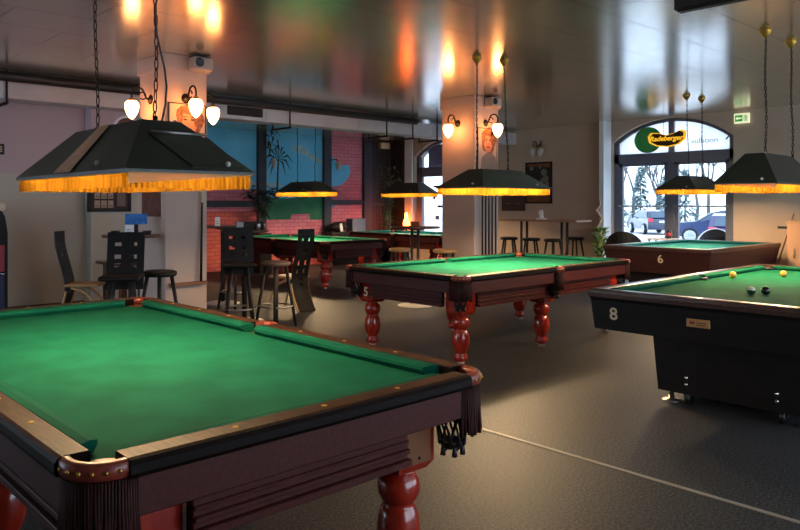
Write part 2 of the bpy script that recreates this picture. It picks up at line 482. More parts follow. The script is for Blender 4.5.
# white pilaster beside the door, skirting
b = MB(); b.box(XB - .3, 7.22, 0, XB, 7.32, ZC, .005)
struct(b.build('trim_1', 'white_paint'))
b = MB(); b.box(XB - .02, 7.38, 0, XB, 10.2, .1); b.box(XB - .02, YR, 0, XB, 4.9, .1)
struct(b.build('baseboard_back', 'board'))
b = MB(); b.box(XF, YL - .02, 0, 3.92, YL, .1)
struct(b.build('baseboard_left', 'board'))

# unseen square windows, added right and behind the camera to bring in daylight
def added_window(n, axes, c, at):
    root = bpy.data.objects.new('window_%d' % n, None); C.objects.link(root); struct(root)
    f = MB()
    for (u0, u1, z0, z1) in ((c - WW, c - WW + .08, .25, 2.85), (c + WW - .08, c + WW, .25, 2.85), (c - .04, c + .04, .25, 2.85), (c - WW, c + WW, .25, .33), (c - WW, c + WW, 2.77, 2.85)):
        f.prism([(u0, z0), (u1, z0), (u1, z1), (u0, z1)], at - .04, at + .04, axes)
    f.build('window_frame', 'grey_frame', root)
    g = MB(); g.prism([(c - WW + .08, .33), (c + WW - .08, .33), (c + WW - .08, 2.77), (c - WW + .08, 2.77)], at - .004, at + .004, axes)
    g.build('pane', 'glass', root)
for i, c in enumerate(RWIN): added_window(3 + i, 'xzy', c, YR - .2)
for i, c in enumerate(FWIN): added_window(6 + i, 'yzx', c, XF - .2)

# ------------------------------------------------------------------ arched glazing
def arch_pts(c, w, z0, spring, rise, n=20):
    p = [(c - w, z0)] if z0 < spring else []
    for i in range(n + 1):
        t = -1 + 2 * i / n
        p.append((c + w * t, spring + seg(w, rise, t)))
    if z0 < spring: p.append((c + w, z0))
    return p
def arch_glazing(name, op, zt, is_door):
    c, w, sill, spring, rise = op
    x0, x1 = XB + .10, XB + .18
    root = bpy.data.objects.new(name, None); C.objects.link(root); root.location = (XB + .14, c, sill); struct(root)
    inv = Matrix.Translation((-(XB + .14), -c, -sill))
    def nb():
        q = MB(); q.xf = inv; return q
    f = nb()
    outer = arch_pts(c, w, sill, spring, rise); inner = arch_pts(c, w - .1, sill, spring - .01, rise - .05)
    for i in range(len(outer) - 1):
        f.prism([outer[i], outer[i + 1], inner[i + 1], inner[i]], x0, x1, 'yzx')
    f.box(x0, c - w, zt - .09, x1, c + w, zt + .09)
    f.box(x0, c - .06, sill, x1, c + .06, zt - .09)
    f.box(x0, c - .05, zt + .09, x1, c + .05, spring + rise - .06)
    f.box(x0, c - w, sill, x1, c + w, sill + .09)
    f.build('frame', 'grey_frame', root)
    fl = nb()
    top = arch_pts(c, w - .1, zt + .09, spring - .01, rise - .05)
    fl.prism(top, XB + .135, XB + .143, 'yzx')
    fl.build('fanlight_pane', 'frosted' if is_door else 'glass_tint', root)
    for sd in (-1, 1):
        y0, y1 = sorted((c + sd * .06, c + sd * (w - .1)))
        lf = nb(); k = .07
        lf.box(x0 + .01, y0, sill + .09, x1 - .01, y0 + k, zt - .09); lf.box(x0 + .01, y1 - k, sill + .09, x1 - .01, y1, zt - .09)
        lf.box(x0 + .01, y0, sill + .09, x1 - .01, y1, sill + .2); lf.box(x0 + .01, y0, zt - .15, x1 - .01, y1, zt - .09)
        o = lf.build('door_leaf' if is_door else 'casement', 'grey_frame', root)
        g = nb(); g.box(XB + .135, y0 + k, sill + .2, XB + .143, y1 - k, zt - .15)
        g.build('pane', 'glass_tint', o)
        if is_door:
            h = nb(); h.tube([(x0 - .04, y0, 1.42), (x0 - .04, y1, 1.42)], .016); h.box(x0 - .05, y0 + .02, 1.40, x0 + .02, y0 + .05, 1.44); h.box(x0 - .05, y1 - .05, 1.40, x0 + .02, y1 - .02, 1.44)
            h.build('push_bar', 'steel', o)
    return root
arch_glazing('door_1', DOOR, 2.35, True)
w2 = arch_glazing('window_2', WIN, 2.30, False)

# brand sign hanging in the fanlight, mirrored lettering on the glass
t = thing('beer_sign', 'round green window sign with a yellow script badge, high in the arched door', 'sign', (XB + .05, 6.5, 2.69))
b = MB()
b.prism([(.27 * math.cos(a * PI / 20), .25 * math.sin(a * PI / 20)) for a in range(40)], -.004, .0, 'yzx')
b.build('disc', 'sign_green', t)
def badge(k):
    return [(y * k, z * k) for y, z in ((.36, .06), (.30, .13), (.16, .12), (0, .07), (-.14, .10), (-.28, .16), (-.37, .12), (-.36, -.02), (-.24, -.12), (-.02, -.16), (.20, -.13), (.33, -.06))]
b = MB(); b.prism([(y - .36, z - .0) for y, z in badge(1.0)], -.014, -.010, 'yzx'); b.build('badge', 'sign_yellow', t)
b = MB(); b.prism([(y - .36, z - .0) for y, z in badge(.86)], -.020, -.016, 'yzx'); b.build('badge_field', 'sign_brown', t)
text('lettering', 'Radeberger', .132, 'sign_yellow', t, (-.026, -.35, .005), FACE_NEG_X, .002, .3, bold=.003)
b = MB(); b.tube([(0, .1, .23), (0, .1, .34)], .004); b.build('wire', 'iron', t)
b = MB(); b.tube([(0, -.3, .1), (0, -.3, .34)], .004); b.build('wire', 'iron', t)
t = thing('window_lettering', 'thin grey mirror-written lettering stuck on the fanlight glass', 'lettering', (XB + .128, 5.49, 2.62))
text('letters', 'noodluv', .145, 'text_grey', t, (0, 0, 0), ((0, 1, 0), (0, 0, 1), (1, 0, 0)), .001)
b = MB(); b.prism([(-.36, .0), (-.44, .1), (-.47, .13), (-.45, .07), (-.38, -.01)], -.003, .003, 'yzx'); b.build('accent_mark', 'leaf_vinyl', t)

# window decals and awning of the second window
t = thing('window_awning', 'pale lilac folded awning behind the fanlight of the far window', 'awning', (XB + .3, 11.9, 2.35))
b = MB()
b.prism([(0, 0), (.42, -.02), (.5, .05), (0, .62)], -.45, .45, 'xzy')
b.build('fabric', mat('awning_fabric', S(170, 164, 184), .8), t)
b = MB()
for k in range(3): b.box(-.004, -.35 + .05 * k, .14 + .1 * k, .0, .2 - .02 * k, .16 + .1 * k)
b.build('lettering', 'ink_mid', t)
t = thing('window_stickers', 'blue and dark printed stickers on the far window glass', 'stickers', (XB + .128, 11.7, 1.5))
for (y, z, w, h) in ((.18, .40, .3, .05), (.05, .33, .25, .04), (.12, -.1, .16, .06), (-.12, .1, .1, .1), (-.1, -.2, .08, .22), (.2, -.38, .12, .1), (-.02, -.4, .05, .12), (.3, .12, .08, .08)):
    b = MB(); b.box(-.003, y - w / 2, z - h / 2, .001, y + w / 2, z + h / 2); b.build('sticker', 'ink_dark' if h < .1 else 'blue_card', t)

# ------------------------------------------------------------------ columns
def column(x0, y0, x1, y1, label):
    b = MB(); b.box(x0, y0, 0, x1, y1, ZC, .008)
    b.box(x0 - .025, y0 - .025, 2.93, x1 + .025, y1 + .025, ZC, .008)
    o = b.build('column', 'column_paint'); tag(o, label, 'column', None, 'structure')
    return o
column(3.68, 7.1, 4.2, 7.72, 'pale square column with three lit wall lamps, left of the photo')
column(8.63, 6.8, 9.22, 7.44, 'pale square column with a row of cues, in the middle')

# ------------------------------------------------------------------ duct, pipe, hangers
t = thing('ventilation_duct', 'pale metal ventilation duct running below the ceiling on the left', 'duct', (4, 9.6, 2.78))
b = MB(); b.box(-7, -.15, 0, 9.48, .15, .26, .006)
for x in (-5.5, -3.5, -1.28, .7, 2.7, 4.7, 6.7, 8.4): b.box(x - .02, -.158, -.008, x + .02, .158, .268)
b.build('duct_body', 'duct', t)
b = MB(); b.box(1.95, -.17, .06, 2.6, -.148, .2)
for k in range(6): b.box(1.97, -.176, .075 + .02 * k, 2.58, -.168, .083 + .02 * k)
b.build('air_grille', 'iron', t)
for x in (2.72, 7.12, 9.36, 10.06, 10.76):
    h = MB(); h.tube([(x - 4, -.2, ZC - 2.78), (x - 4, -.2, -.06)], .014, 6); h.box(x - 4.015, -.22, -.08, x - 3.985, .3, -.05); h.tube([(x - 4, .28, ZC - 2.78), (x - 4, .28, -.06)], .014, 6)
    h.build('duct_hanger', 'iron', t)
b = MB(); b.tube([(-3, 9.32, 3.03), (10.07, 9.32, 3.03)], .06, 12)
tag(b.build('ceiling_pipe', 'pipe'), 'dark round pipe running along the ceiling in front of the duct', 'pipe')
b = MB(); b.box(5.75, 1.2, 3.0, 5.86, 2.55, ZC, .005)
b.box(5.77, 1.22, 2.985, 5.84, 2.53, 3.0)
tag(b.build('ceiling_light_housing', 'iron'), 'long dark metal fixture on the ceiling at the top edge', 'ceiling fixture')

# ------------------------------------------------------------------ mural wall
t = thing('wall_mural', 'painted mural of blue sky and broken brick walls on the far wall', 'mural', (5.6, YM, 0))
MX = 5.6
def mural(name, pts, mt, d0, d1):
    b = MB(); b.prism([(x - MX, z) for x, z in pts], -d1, -d0, 'xzy'); return b.build(name, mt, t)
mural('sky_field', [(5.6, 1.3), (12.45, 1.3), (12.45, ZC), (5.6, ZC)], 'sky_paint', .001, .004)
mural('low_brick', [(5.6, 0), (12.45, 0), (12.45, 1.32), (5.6, 1.32)], 'brick_red', .001, .005)
mural('brick_wall', [(5.6, 1.3), (9.3, 1.3), (9.3, 1.80), (8.9, 1.78), (8.4, 1.86), (8.1, 1.80), (7.8, 1.88), (7.0, 1.84), (5.6, 1.88)], 'brick', .004, .007)
mural('brick_wall', [(11.36, 1.5), (12.45, 1.5), (12.45, ZC), (11.36, ZC), (11.36, 2.66), (11.5, 2.6), (11.62, 2.44), (11.8, 2.42), (12.0, 2.44), (12.06, 2.3), (11.98, 2.1), (11.8, 1.96), (11.7, 1.92), (11.36, 1.9)], 'brick', .004, .007)
mural('brick_wall', [(9.4, .3), (11.2, .3), (11.2, 1.08), (10.75, 1.08), (10.72, 1.22), (10.2, 1.22), (10.15, 1.1), (9.4, 1.1)], 'brick', .006, .009)
mural('brick_wall', [(11.4, .2), (12.45, .2), (12.45, 1.44), (11.56, 1.44), (11.44, 1.38), (11.4, 1.25)], 'brick', .006, .009)
mural('green_field', [(9.4, 1.05), (11.2, 1.05), (11.2, 1.62), (10.6, 1.66), (10.1, 1.58), (9.4, 1.62)], 'green_paint', .004, .0065)
mural('cloud_streak', [(10.2, 2.82), (10.5, 2.86), (10.8, 2.66), (11.2, 2.5), (11.2, 2.38), (10.9, 2.48), (10.6, 2.62), (10.3, 2.7)], 'cloud_paint', .004, .006)
mural('cloud_streak', [(5.9, 2.35), (7.6, 2.42), (7.9, 2.5), (8.2, 2.38), (8.3, 2.28), (7.6, 2.25)], 'cloud_paint', .004, .006)
mural('cloud_streak', [(8.2, 1.96), (8.6, 2.06), (9.1, 1.98), (9.8, 1.94), (10.0, 1.86), (9.2, 1.84), (8.6, 1.86)], 'cloud_paint', .004, .006)
b = MB()
b.prism([(9.74 - MX, 1.6), (9.79 - MX, 1.6), (9.83 - MX, 2.5), (9.79 - MX, 2.5)], -.008, -.004, 'xzy')
for k in range(11):
    a = -.9 + (PI + 1.8) * k / 10; L = .34 + .05 * (k % 3)
    p0 = (9.81 - MX, 2.5); q = (p0[0] + L * .6 * math.cos(a), p0[1] + L * .6 * math.sin(a) + .07); r = (p0[0] + L * math.cos(a), p0[1] + L * math.sin(a) - .12)
    nx, nz = -math.sin(a) * .025, math.cos(a) * .025
    b.prism([p0, (q[0] + nx, q[1] + nz), r, (q[0] - nx, q[1] - nz)], -.008, -.004, 'xzy')
b.build('palm_silhouette', 'palm_paint', t)
for nm, x0, x1 in (('trim_2', 9.2, 9.42), ('trim_3', 11.13, 11.36), ('trim_4', 12.45, 12.75)):
    b = MB(); b.box(x0, YM - .09, 0, x1, YM, ZC, .004); struct(b.build(nm, 'post_paint'))
b = MB(); b.box(5.6, YM - .06, 1.39, 9.2, YM, 1.53); b.box(11.36, YM - .06, 1.44, 12.45, YM, 1.56); b.box(12.75, YM - .06, 1.42, 13.2, YM, 1.5)
struct(b.build('trim_5', 'post_paint'))
b = MB(); b.box(12.75, YM - .03, 0, XB, YM, ZC); b.box(XB - .03, 12.88, 0, XB, YM, ZC)
for k in range(6): b.box(12.8 + .12 * k, YM - .04, 0, 12.81 + .12 * k, YM - .03, ZC)
struct(b.build('trim_6', 'dark_wood_panel'))
b = MB(); b.box(XB - .05, 12.6, 0, XB, 12.86, ZC, .004)
struct(b.build('trim_7', 'white_paint'))
b = MB(); b.box(13.02, YM - .12, 2.9, 13.34, YM - .03, 3.06, .006)
tag(b.build('exit_box', 'ivory'), 'small cream sign box on the dark panelled far corner', 'sign')

# ------------------------------------------------------------------ ornate turned-leg billiard tables
def turned_table(label, loc, rz, cloth, number=None, plate=False, L=2.96, W=1.62, detail=True, leg_in=.22):
    t = thing('billiard_table', label, 'billiard table', loc, rz, 'turned-leg billiard tables')
    ox, oy = L / 2, W / 2
    hx, hy = ox - .15, oy - .15
    ZR = .825
    b = MB(); b.box(-ox + .05, -oy + .05, .735, ox - .05, oy - .05, .783); b.build('playing_bed', cloth, t)
    # cushions: (axis, sign, start, end)
    segs = []
    for sg in (-1, 1):
        segs += [('x', sg, -hx + .085, -.06), ('x', sg, .06, hx - .085), ('y', sg, -hy + .085, hy - .085)]
    prof = [(0, .818), (0, .805), (.018, .784), (.058, .784), (.058, .826), (.03, .826)]
    for ax, sg, s0, s1 in segs:
        secs = []
        for side, s_ in ((-1, s0), (1, s1)):
            q = []
            for d, z in prof:
                u = s_ + side * d * .62
                vv = sg * ((hy if ax == 'x' else hx) + d)
                q.append((u, vv, z) if ax == 'x' else (vv, u, z))
            secs.append(q)
        b = MB(); b.loft(secs); b.build('cushion', cloth, t)
    rprof = [(.058, .824), (.062, .828), (.13, .828), (.138, .825)]
    eprof = [(.138, .825), (.15, .812), (.152, .775), (.146, .758), (.058, .758), (.058, .824)]
    for ax, sg, s0, s1 in segs:
        if ax == 'x':
            a0, a1 = (-hx - .012, -.062) if s0 < 0 else (.062, hx + .012)
        else: a0, a1 = -hy - .012, hy + .012
        b = MB()
        full = [(.058, .775), (.058, .824), (.064, .828), (.132, .828), (.142, .823), (.150, .812), (.151, .790), (.146, .778)]
        secs = []
        for s_ in (a0, a1):
            h = hy if ax == 'x' else hx
            secs.append([(s_, sg * (h + d), z) if ax == 'x' else (sg * (h + d), s_, z) for d, z in full])
        n = len(full); v = secs[0] + secs[1]
        for i in range(n):
            j = (i + 1) % n
            b.add(v, [(i, j, n + j, n + i)], mi=0 if i in (1, 2, 3) else 1)
        b.add(v, [list(range(n)), list(range(n, 2 * n))], mi=1)
        r = b.build('rail', ['rail', 'rail_edge'], t)
        if detail:
            # sight inlays at quarter points of the playing length
            for k in ((1, 2, 3) if ax == 'y' else ((-3, -2, -1) if s0 < 0 else (1, 2, 3))):
                u = (k - 2) * 2 * hy / 4 if ax == 'y' else k * 2 * hx / 8
                h = (hy if ax == 'x' else hx) + .096
                d = MB(); 
                for nn in (0,):
                    c = (u, sg * h, .8265) if ax == 'x' else (sg * h, u, .8265)
                    d.lathe([(.0, .0), (.0095, .0), (.0095, .0025), (.0, .0025)], c, 10, smooth=False)
                d.build('sight_inlay', 'dot', r)
    # fascia and frame between the legs
    b = MB(); e = .025
    for sg in (-1, 1):
        b.box(-ox + .14, sg * (oy - e), .668, ox - .14, sg * (oy - e - .03), .777, .004)
        b.box(sg * (ox - e), -oy + .14, .668, sg * (ox - e - .03), oy - .14, .777, .004)
    b.build('fascia', 'mahogany', t)
    b = MB(); e = .105
    for sg in (-1, 1):
        for (z0, z1, o) in ((.525, .668, 0), (.525, .55, .022), (.568, .584, .014), (.602, .614, .008), (.648, .668, .03)):
            b.box(-ox + .35, sg * (oy - e + o), z0, ox - .35, sg * (oy - e - .04), z1, .003)
            b.box(sg * (ox - e + o), -oy + leg_in + .10, z0, sg * (ox - e - .04), oy - leg_in - .10, z1, .003)
    b.build('moulded_frame', 'mahogany', t)
    # pockets
    def pocket(cx, cy, a0, a1, rx, ry, nm):
        """leather horseshoe along an arc a0..a1 about (cx, cy), fringe outside, net below"""
        n = 14; secs = []
        for i in range(n + 1):
            a = a0 + (a1 - a0) * i / n
            c_, s_ = math.cos(a), math.sin(a)
            px, py = cx + rx * c_, cy + ry * s_
            nx, ny = c_, s_
            prof = [(-.016, .79), (-.016, .816), (-.008, .826), (.008, .827), (.018, .82), (.021, .802), (.017, .784), (-.012, .782)]
            secs.append([(px + nx * d, py + ny * d, z) for d, z in prof])
        b = MB(); b.loft(secs, smooth=True); rim = b.build('pocket_leather', 'leather', t)
        if detail:
            s = MB()
            for i in range(1, 9):
                a = a0 + (a1 - a0) * i / 9
                s.sphere((cx + (rx + .021) * math.cos(a), cy + (ry + .021) * math.sin(a), .805), .006, 8, 5)
            s.build('stud_row', 'brass', rim)
        f = MB(); m = 34 if detail else 18
        for i in range(m):
            a = a0 + (a1 - a0) * (i + .5) / m
            px, py = cx + (rx + .012) * math.cos(a), cy + (ry + .012) * math.sin(a)
            j = random.uniform(-.012, .012)
            f.tube([(px, py, .78), (px + j * .2, py, .70), (px + j * .5, py + j * .4, .605 + random.uniform(-.01, .012))], [.0042, .005, .0065], 5)
        in_ = []
        for i in range(9):
            a = a0 + (a1 - a0) * i / 8
            in_.append((cx + (rx + .004) * math.cos(a), cy + (ry + .004) * math.sin(a)))
        for i in range(8):
            (x0, y0), (x1, y1) = in_[i], in_[i + 1]
            f.add([(x0, y0, .78), (x1, y1, .78), (x1, y1, .63), (x0, y0, .63)], [(0, 1, 2, 3)])
        f.build('fringe', 'fringe_dark', rim)
        g = MB()
        R = min(rx, ry) * .72
        gx, gy = cx + (.02 if nm == 'mid' else .0) * 0, cy
        for k in range(10):
            for d in (-1, 1):
                pts = []
                for q in range(6):
                    tt = q / 5; a = 2 * PI * k / 10 + d * tt * 1.1
                    rr = R * (1 - .25 * tt ** 2)
                    pts.append((gx + rr * math.cos(a), gy + rr * math.sin(a), .74 - .195 * tt))
                g.tube(pts, .0045, 5)
        g.lathe([(.0, .528), (R * .55, .53), (R * .7, .545), (R * .76, .56), (R * .6, .552), (0, .545)], (gx, gy, 0), 14)
        g.lathe([(R, .735), (R + .006, .745), (R, .755), (R - .006, .745)], (gx, gy, 0), 14)
        for k in range(5):
            a = 2 * PI * k / 5
            g.tube([(gx + R * .6 * math.cos(a), gy + R * .6 * math.sin(a), .54), (gx + R * .62 * math.cos(a), gy + R * .62 * math.sin(a), .505)], [.008, .012], 5)
        g.build('net', 'net', rim)
        k = MB(); k.lathe([(R * .98, .70), (R * .98, .784)], (cx, cy, 0), 16); k.lathe([(0, .70), (R, .70)], (cx, cy, 0), 16)
        k.build('pocket_cup', 'leather', rim)
    for sx in (-1, 1):
        for sy in (-1, 1):
            cx, cy = sx * (hx + .034), sy * (hy + .034)
            base = math.atan2(sy, sx)
            pocket(cx, cy, base - 1.36, base + 1.36, .09, .09, 'corner')
    for sy in (-1, 1):
        pocket(0, sy * (hy + .085), sy * PI / 2 - 1.45, sy * PI / 2 + 1.45, .066, .078, 'mid')
    # legs
    prof = [(.030, .0), (.034, .012), (.030, .028), (.040, .032), (.060, .040), (.066, .065), (.060, .085), (.050, .10), (.052, .112), (.068, .135), (.080, .18), (.084, .225),
            (.078, .275), (.064, .312), (.056, .322), (.066, .332), (.080, .36), (.083, .388), (.076, .42), (.058, .44), (.052, .448), (.062, .456), (.070, .47), (.072, .485)]
    lx, ly = ox - .25, oy - leg_in
    for sx in (-1, 0, 1):
        for sy in (-1, 1):
            b = MB(); b.lathe(prof, (sx * lx, sy * ly, 0), 20)
            k = .085
            x, y = sx * lx, sy * ly
            b.loft([[(x - q, y - q, z), (x + q, y - q, z), (x + q, y + q, z), (x - q, y + q, z)] for q, z in ((.075, .455), (.095, .485), (.095, .70))])
            leg = b.build('leg', 'leg', t)
            c = MB(); c.lathe([(.0, -.0), (.033, .0), (.034, .022), (0, .022)], (x, y, .001), 12); c.build('foot', 'white_caster', leg)
            if sx == -1 and sy == -1 and plate:
                p = MB(); p.box(x - .107, y - .066, .492, x - .093, y + .066, .655, .003); pl = p.build('plate', 'plate_wood', leg)
                s = MB(); s.sphere((x - .108, y + .0, .515), .006, 8, 5); s.build('plate_screw', 'iron', pl)
            if sx == -1 and sy == 1 and number:
                text('number', number, .13, 'ivory', leg, (x - .0965, y, .558), FACE_NEG_X, .0015, bold=.002)
    return t
turned_table('green billiard table filling the lower left corner, nearest of the tables', (1.44, 3.135, 0), PI / 2, 'cloth', plate=True, L=2.93, W=1.61, leg_in=.27)
turned_table('green billiard table marked 5 on its red turned leg, in the middle', (6.41, 4.77, 0), 0, 'cloth', number='5', L=3.08, W=1.60)
turned_table('green billiard table near the blue sky mural, behind the black chair', (8.47, 10.67, 0), PI / 2, 'cloth', L=2.93, W=1.55, detail=False)
turned_table('teal-topped billiard table by the far arched window, behind the round high table', (11.73, 10.85, 0), PI / 2, 'cloth_teal', L=2.93, W=1.53, detail=False)

# ------------------------------------------------------------------ box-bodied tables
def box_table(label, loc, L, W, cloth, body, ped, number, pockets, taper=.05, zb=.50, plate=False, pin=.33):
    t = thing('pool_table', label, 'pool table', loc)
    ox, oy = L / 2, W / 2
    b = MB(); b.box(-ox + .06, -oy + .06, .72, ox - .06, oy - .06, .783); b.build('playing_bed', cloth, t)
    hx, hy = ox - .15, oy - .15
    g = .06 if pockets else -.0
    prof = [(0, .816), (0, .804), (.015, .784), (.06, .784), (.06, .824), (.03, .824)]
    segs = []
    for sg in (-1, 1):
        if pockets: segs += [('x', sg, -hx + g, -.055), ('x', sg, .055, hx - g), ('y', sg, -hy + g, hy - g)]
        else: segs += [('x', sg, -hx + .001, hx - .001), ('y', sg, -hy + .001, hy - .001)]
    for ax, sg, s0, s1 in segs:
        secs = []
        for side, s_ in ((-1, s0), (1, s1)):
            k = .5 if pockets else 1.0
            secs.append([((s_ + side * d * k, sg * (hy + d), z) if ax == 'x' else (sg * (hx + d), s_ + side * d * k, z)) for d, z in prof])
        b = MB(); b.loft(secs); b.build('cushion', cloth, t)
    # cap rail ring
    rp = [(.06, .77), (.06, .822), (.066, .828), (.13, .828), (.146, .82), (.152, .80), (.15, .77)]
    for ax, sg in (('x', 1), ('x', -1), ('y', 1), ('y', -1)):
        b = MB(); h = hy if ax == 'x' else hx; e = hx if ax == 'x' else hy
        secs = []
        for sd in (-1, 1):
            secs.append([((sd * (e + d), sg * (h + d), z) if ax == 'x' else (sg * (h + d), sd * (e + d), z)) for d, z in rp])
        b.loft(secs); b.build('cap_rail', 'cap_wood', t)
    # apron: sloping box, open at the top
    b = MB()
    def ring(q, z): return [(-ox + q, -oy + q, z), (ox - q, -oy + q, z), (ox - q, oy - q, z), (-ox + q, oy - q, z)]
    b.loft([ring(.004, .77), ring(.012, .745), ring(taper, zb), ring(taper + .06, zb), ring(.1, .70)], caps=False)
    b.add(ring(taper + .05, zb + .005), [(0, 1, 2, 3)])
    b.build('apron', body, t)
    b = MB()
    b.loft([[(-ox + pin, -oy + pin, zb), (ox - pin, -oy + pin, zb), (ox - pin, oy - pin, zb), (-ox + pin, oy - pin, zb)],
            [(-ox + pin + .03, -oy + pin + .03, .08), (ox - pin - .03, -oy + pin + .03, .08), (ox - pin - .03, oy - pin - .03, .08), (-ox + pin + .03, oy - pin - .03, .08)]])
    pd = b.build('pedestal', ped, t)
    if plate:
        for yy in (oy - .57, -oy + .595):
            s = MB()
            for z in (.155, .205): s.sphere((-ox + pin + .018, yy, z), .017, 10, 6)
            s.build('bolt_pair', 'chrome', pd)
    for sx in (-1, 1):
        for sy in (-1, 1):
            f = MB(); x, y = sx * (ox - pin - .10), sy * (oy - pin - .10)
            f.lathe([(0, 0), (.075, 0), (.072, .008), (.02, .016), (.016, .105)], (x, y, 0), 16)
            f.build('levelling_foot', 'steel', t)
            if plate:
                w = MB(); cy = y - sy * .14
                w.xf = Matrix.Translation((x - .03, cy, .05)) @ Matrix.Rotation(PI / 2, 4, 'X')
                w.lathe([(.0, -.018), (.045, -.018), (.05, -.01), (.05, .01), (.045, .018), (0, .018)], (0, 0, 0), 14)
                w.xf = None; w.box(x - .06, cy - .026, .05, x, cy + .026, .105)
                w.build('caster', 'black_plastic', t)
    if pockets:
        for (px, py) in ((-hx - .01, -hy - .01), (hx + .01, -hy - .01), (-hx - .01, hy + .01), (hx + .01, hy + .01), (0, hy + .04), (0, -hy - .04)):
            b = MB(); b.lathe([(.055, .784), (.055, .70), (0, .70)], (px, py, 0), 18); b.lathe([(.052, .7836), (.072, .7836), (.074, .802), (.062, .812), (.052, .8)], (px, py, 0), 18)
            b.build('pocket_liner', 'black_plastic', t)
    # number on the short end
    if number:
        q = .012 + (taper - .012) * (.745 - number[3]) / (.745 - zb); an = math.atan((taper - .012) / (.745 - zb))
        text('number', number[0], number[1], 'ivory', t, (-ox + q - .003, number[2], number[3]), ((0, -1, 0), (-math.sin(an), 0, math.cos(an)), (-math.cos(an), 0, -math.sin(an))), .002, bold=.002)
    if plate:
        p = MB(); y = oy - .79; 
        p.box(-ox + .006, y - .075, .632, -ox + .036, y + .075, .688, .003); pl = p.build('maker_plate', 'plate_brass', t)
        s = MB(); s.lathe([(0, 0), (.012, 0), (.012, .002), (0, .002)], (0, 0, 0), 10); 
        s2 = MB(); s2.prism([(y + .05, .654), (y + .024, .654), (y + .02, .672), (y + .037, .668), (y + .052, .676)], -ox + .0035, -ox + .0065, 'yzx'); s2.build('maker_emblem', 'lip_ink', pl)
        s3 = MB()
        for k in range(2): s3.box(-ox + .0035, y - .055, .648 + .014 * k, -ox + .0065, y + .008, .653 + .014 * k)
        s3.build('engraved_lines', 'rail', pl)
    return t
box_table('black boxy pool table marked 8 with balls on it, right edge', (6.65, 1.955, 0), 3.4, 1.75, 'cloth_pool', 'box_black', 'box_black', ('8', .125, .685, .65), True, taper=.032, zb=.53, plate=True)
box_table('reddish mahogany table marked 6 with teal cloth, before the arched door', (11.775, 4.9, 0), 2.75, 1.6, 'cloth_teal', 'box_mahog', 'box_black', ('6', .17, -.08, .65), False, taper=.07, zb=.44, pin=.26)

# balls
def ball(x, y, mats_, label, stripe=False):
    b = MB(); r = .0308
    b.sphere((0, 0, r), r, 20, 12)
    if stripe:
        for i, f in enumerate(b.f):
            z = sum(b.v[k][2] for k in f) / len(f) - r
            if z > .010: b.mi[i] = 1
    o = b.build('billiard_ball', mats_, None, (x, y, .7835)); tag(o, label, 'ball', 'pool balls on table 8')
ball(7.0, 2.57, ['ball_yellow'], 'yellow ball nearer the far rail pocket, on the table marked 8')
ball(7.45, 2.3, ['ball_orange'], 'orange-yellow ball farthest right on the table marked 8')
ball(5.82, 2.01, ['ball_green', 'ball_white'], 'dark ball with a pale top beside the all-dark ball', True)
ball(5.90, 1.94, ['ball_black'], 'all-dark ball right of the pale-topped ball')

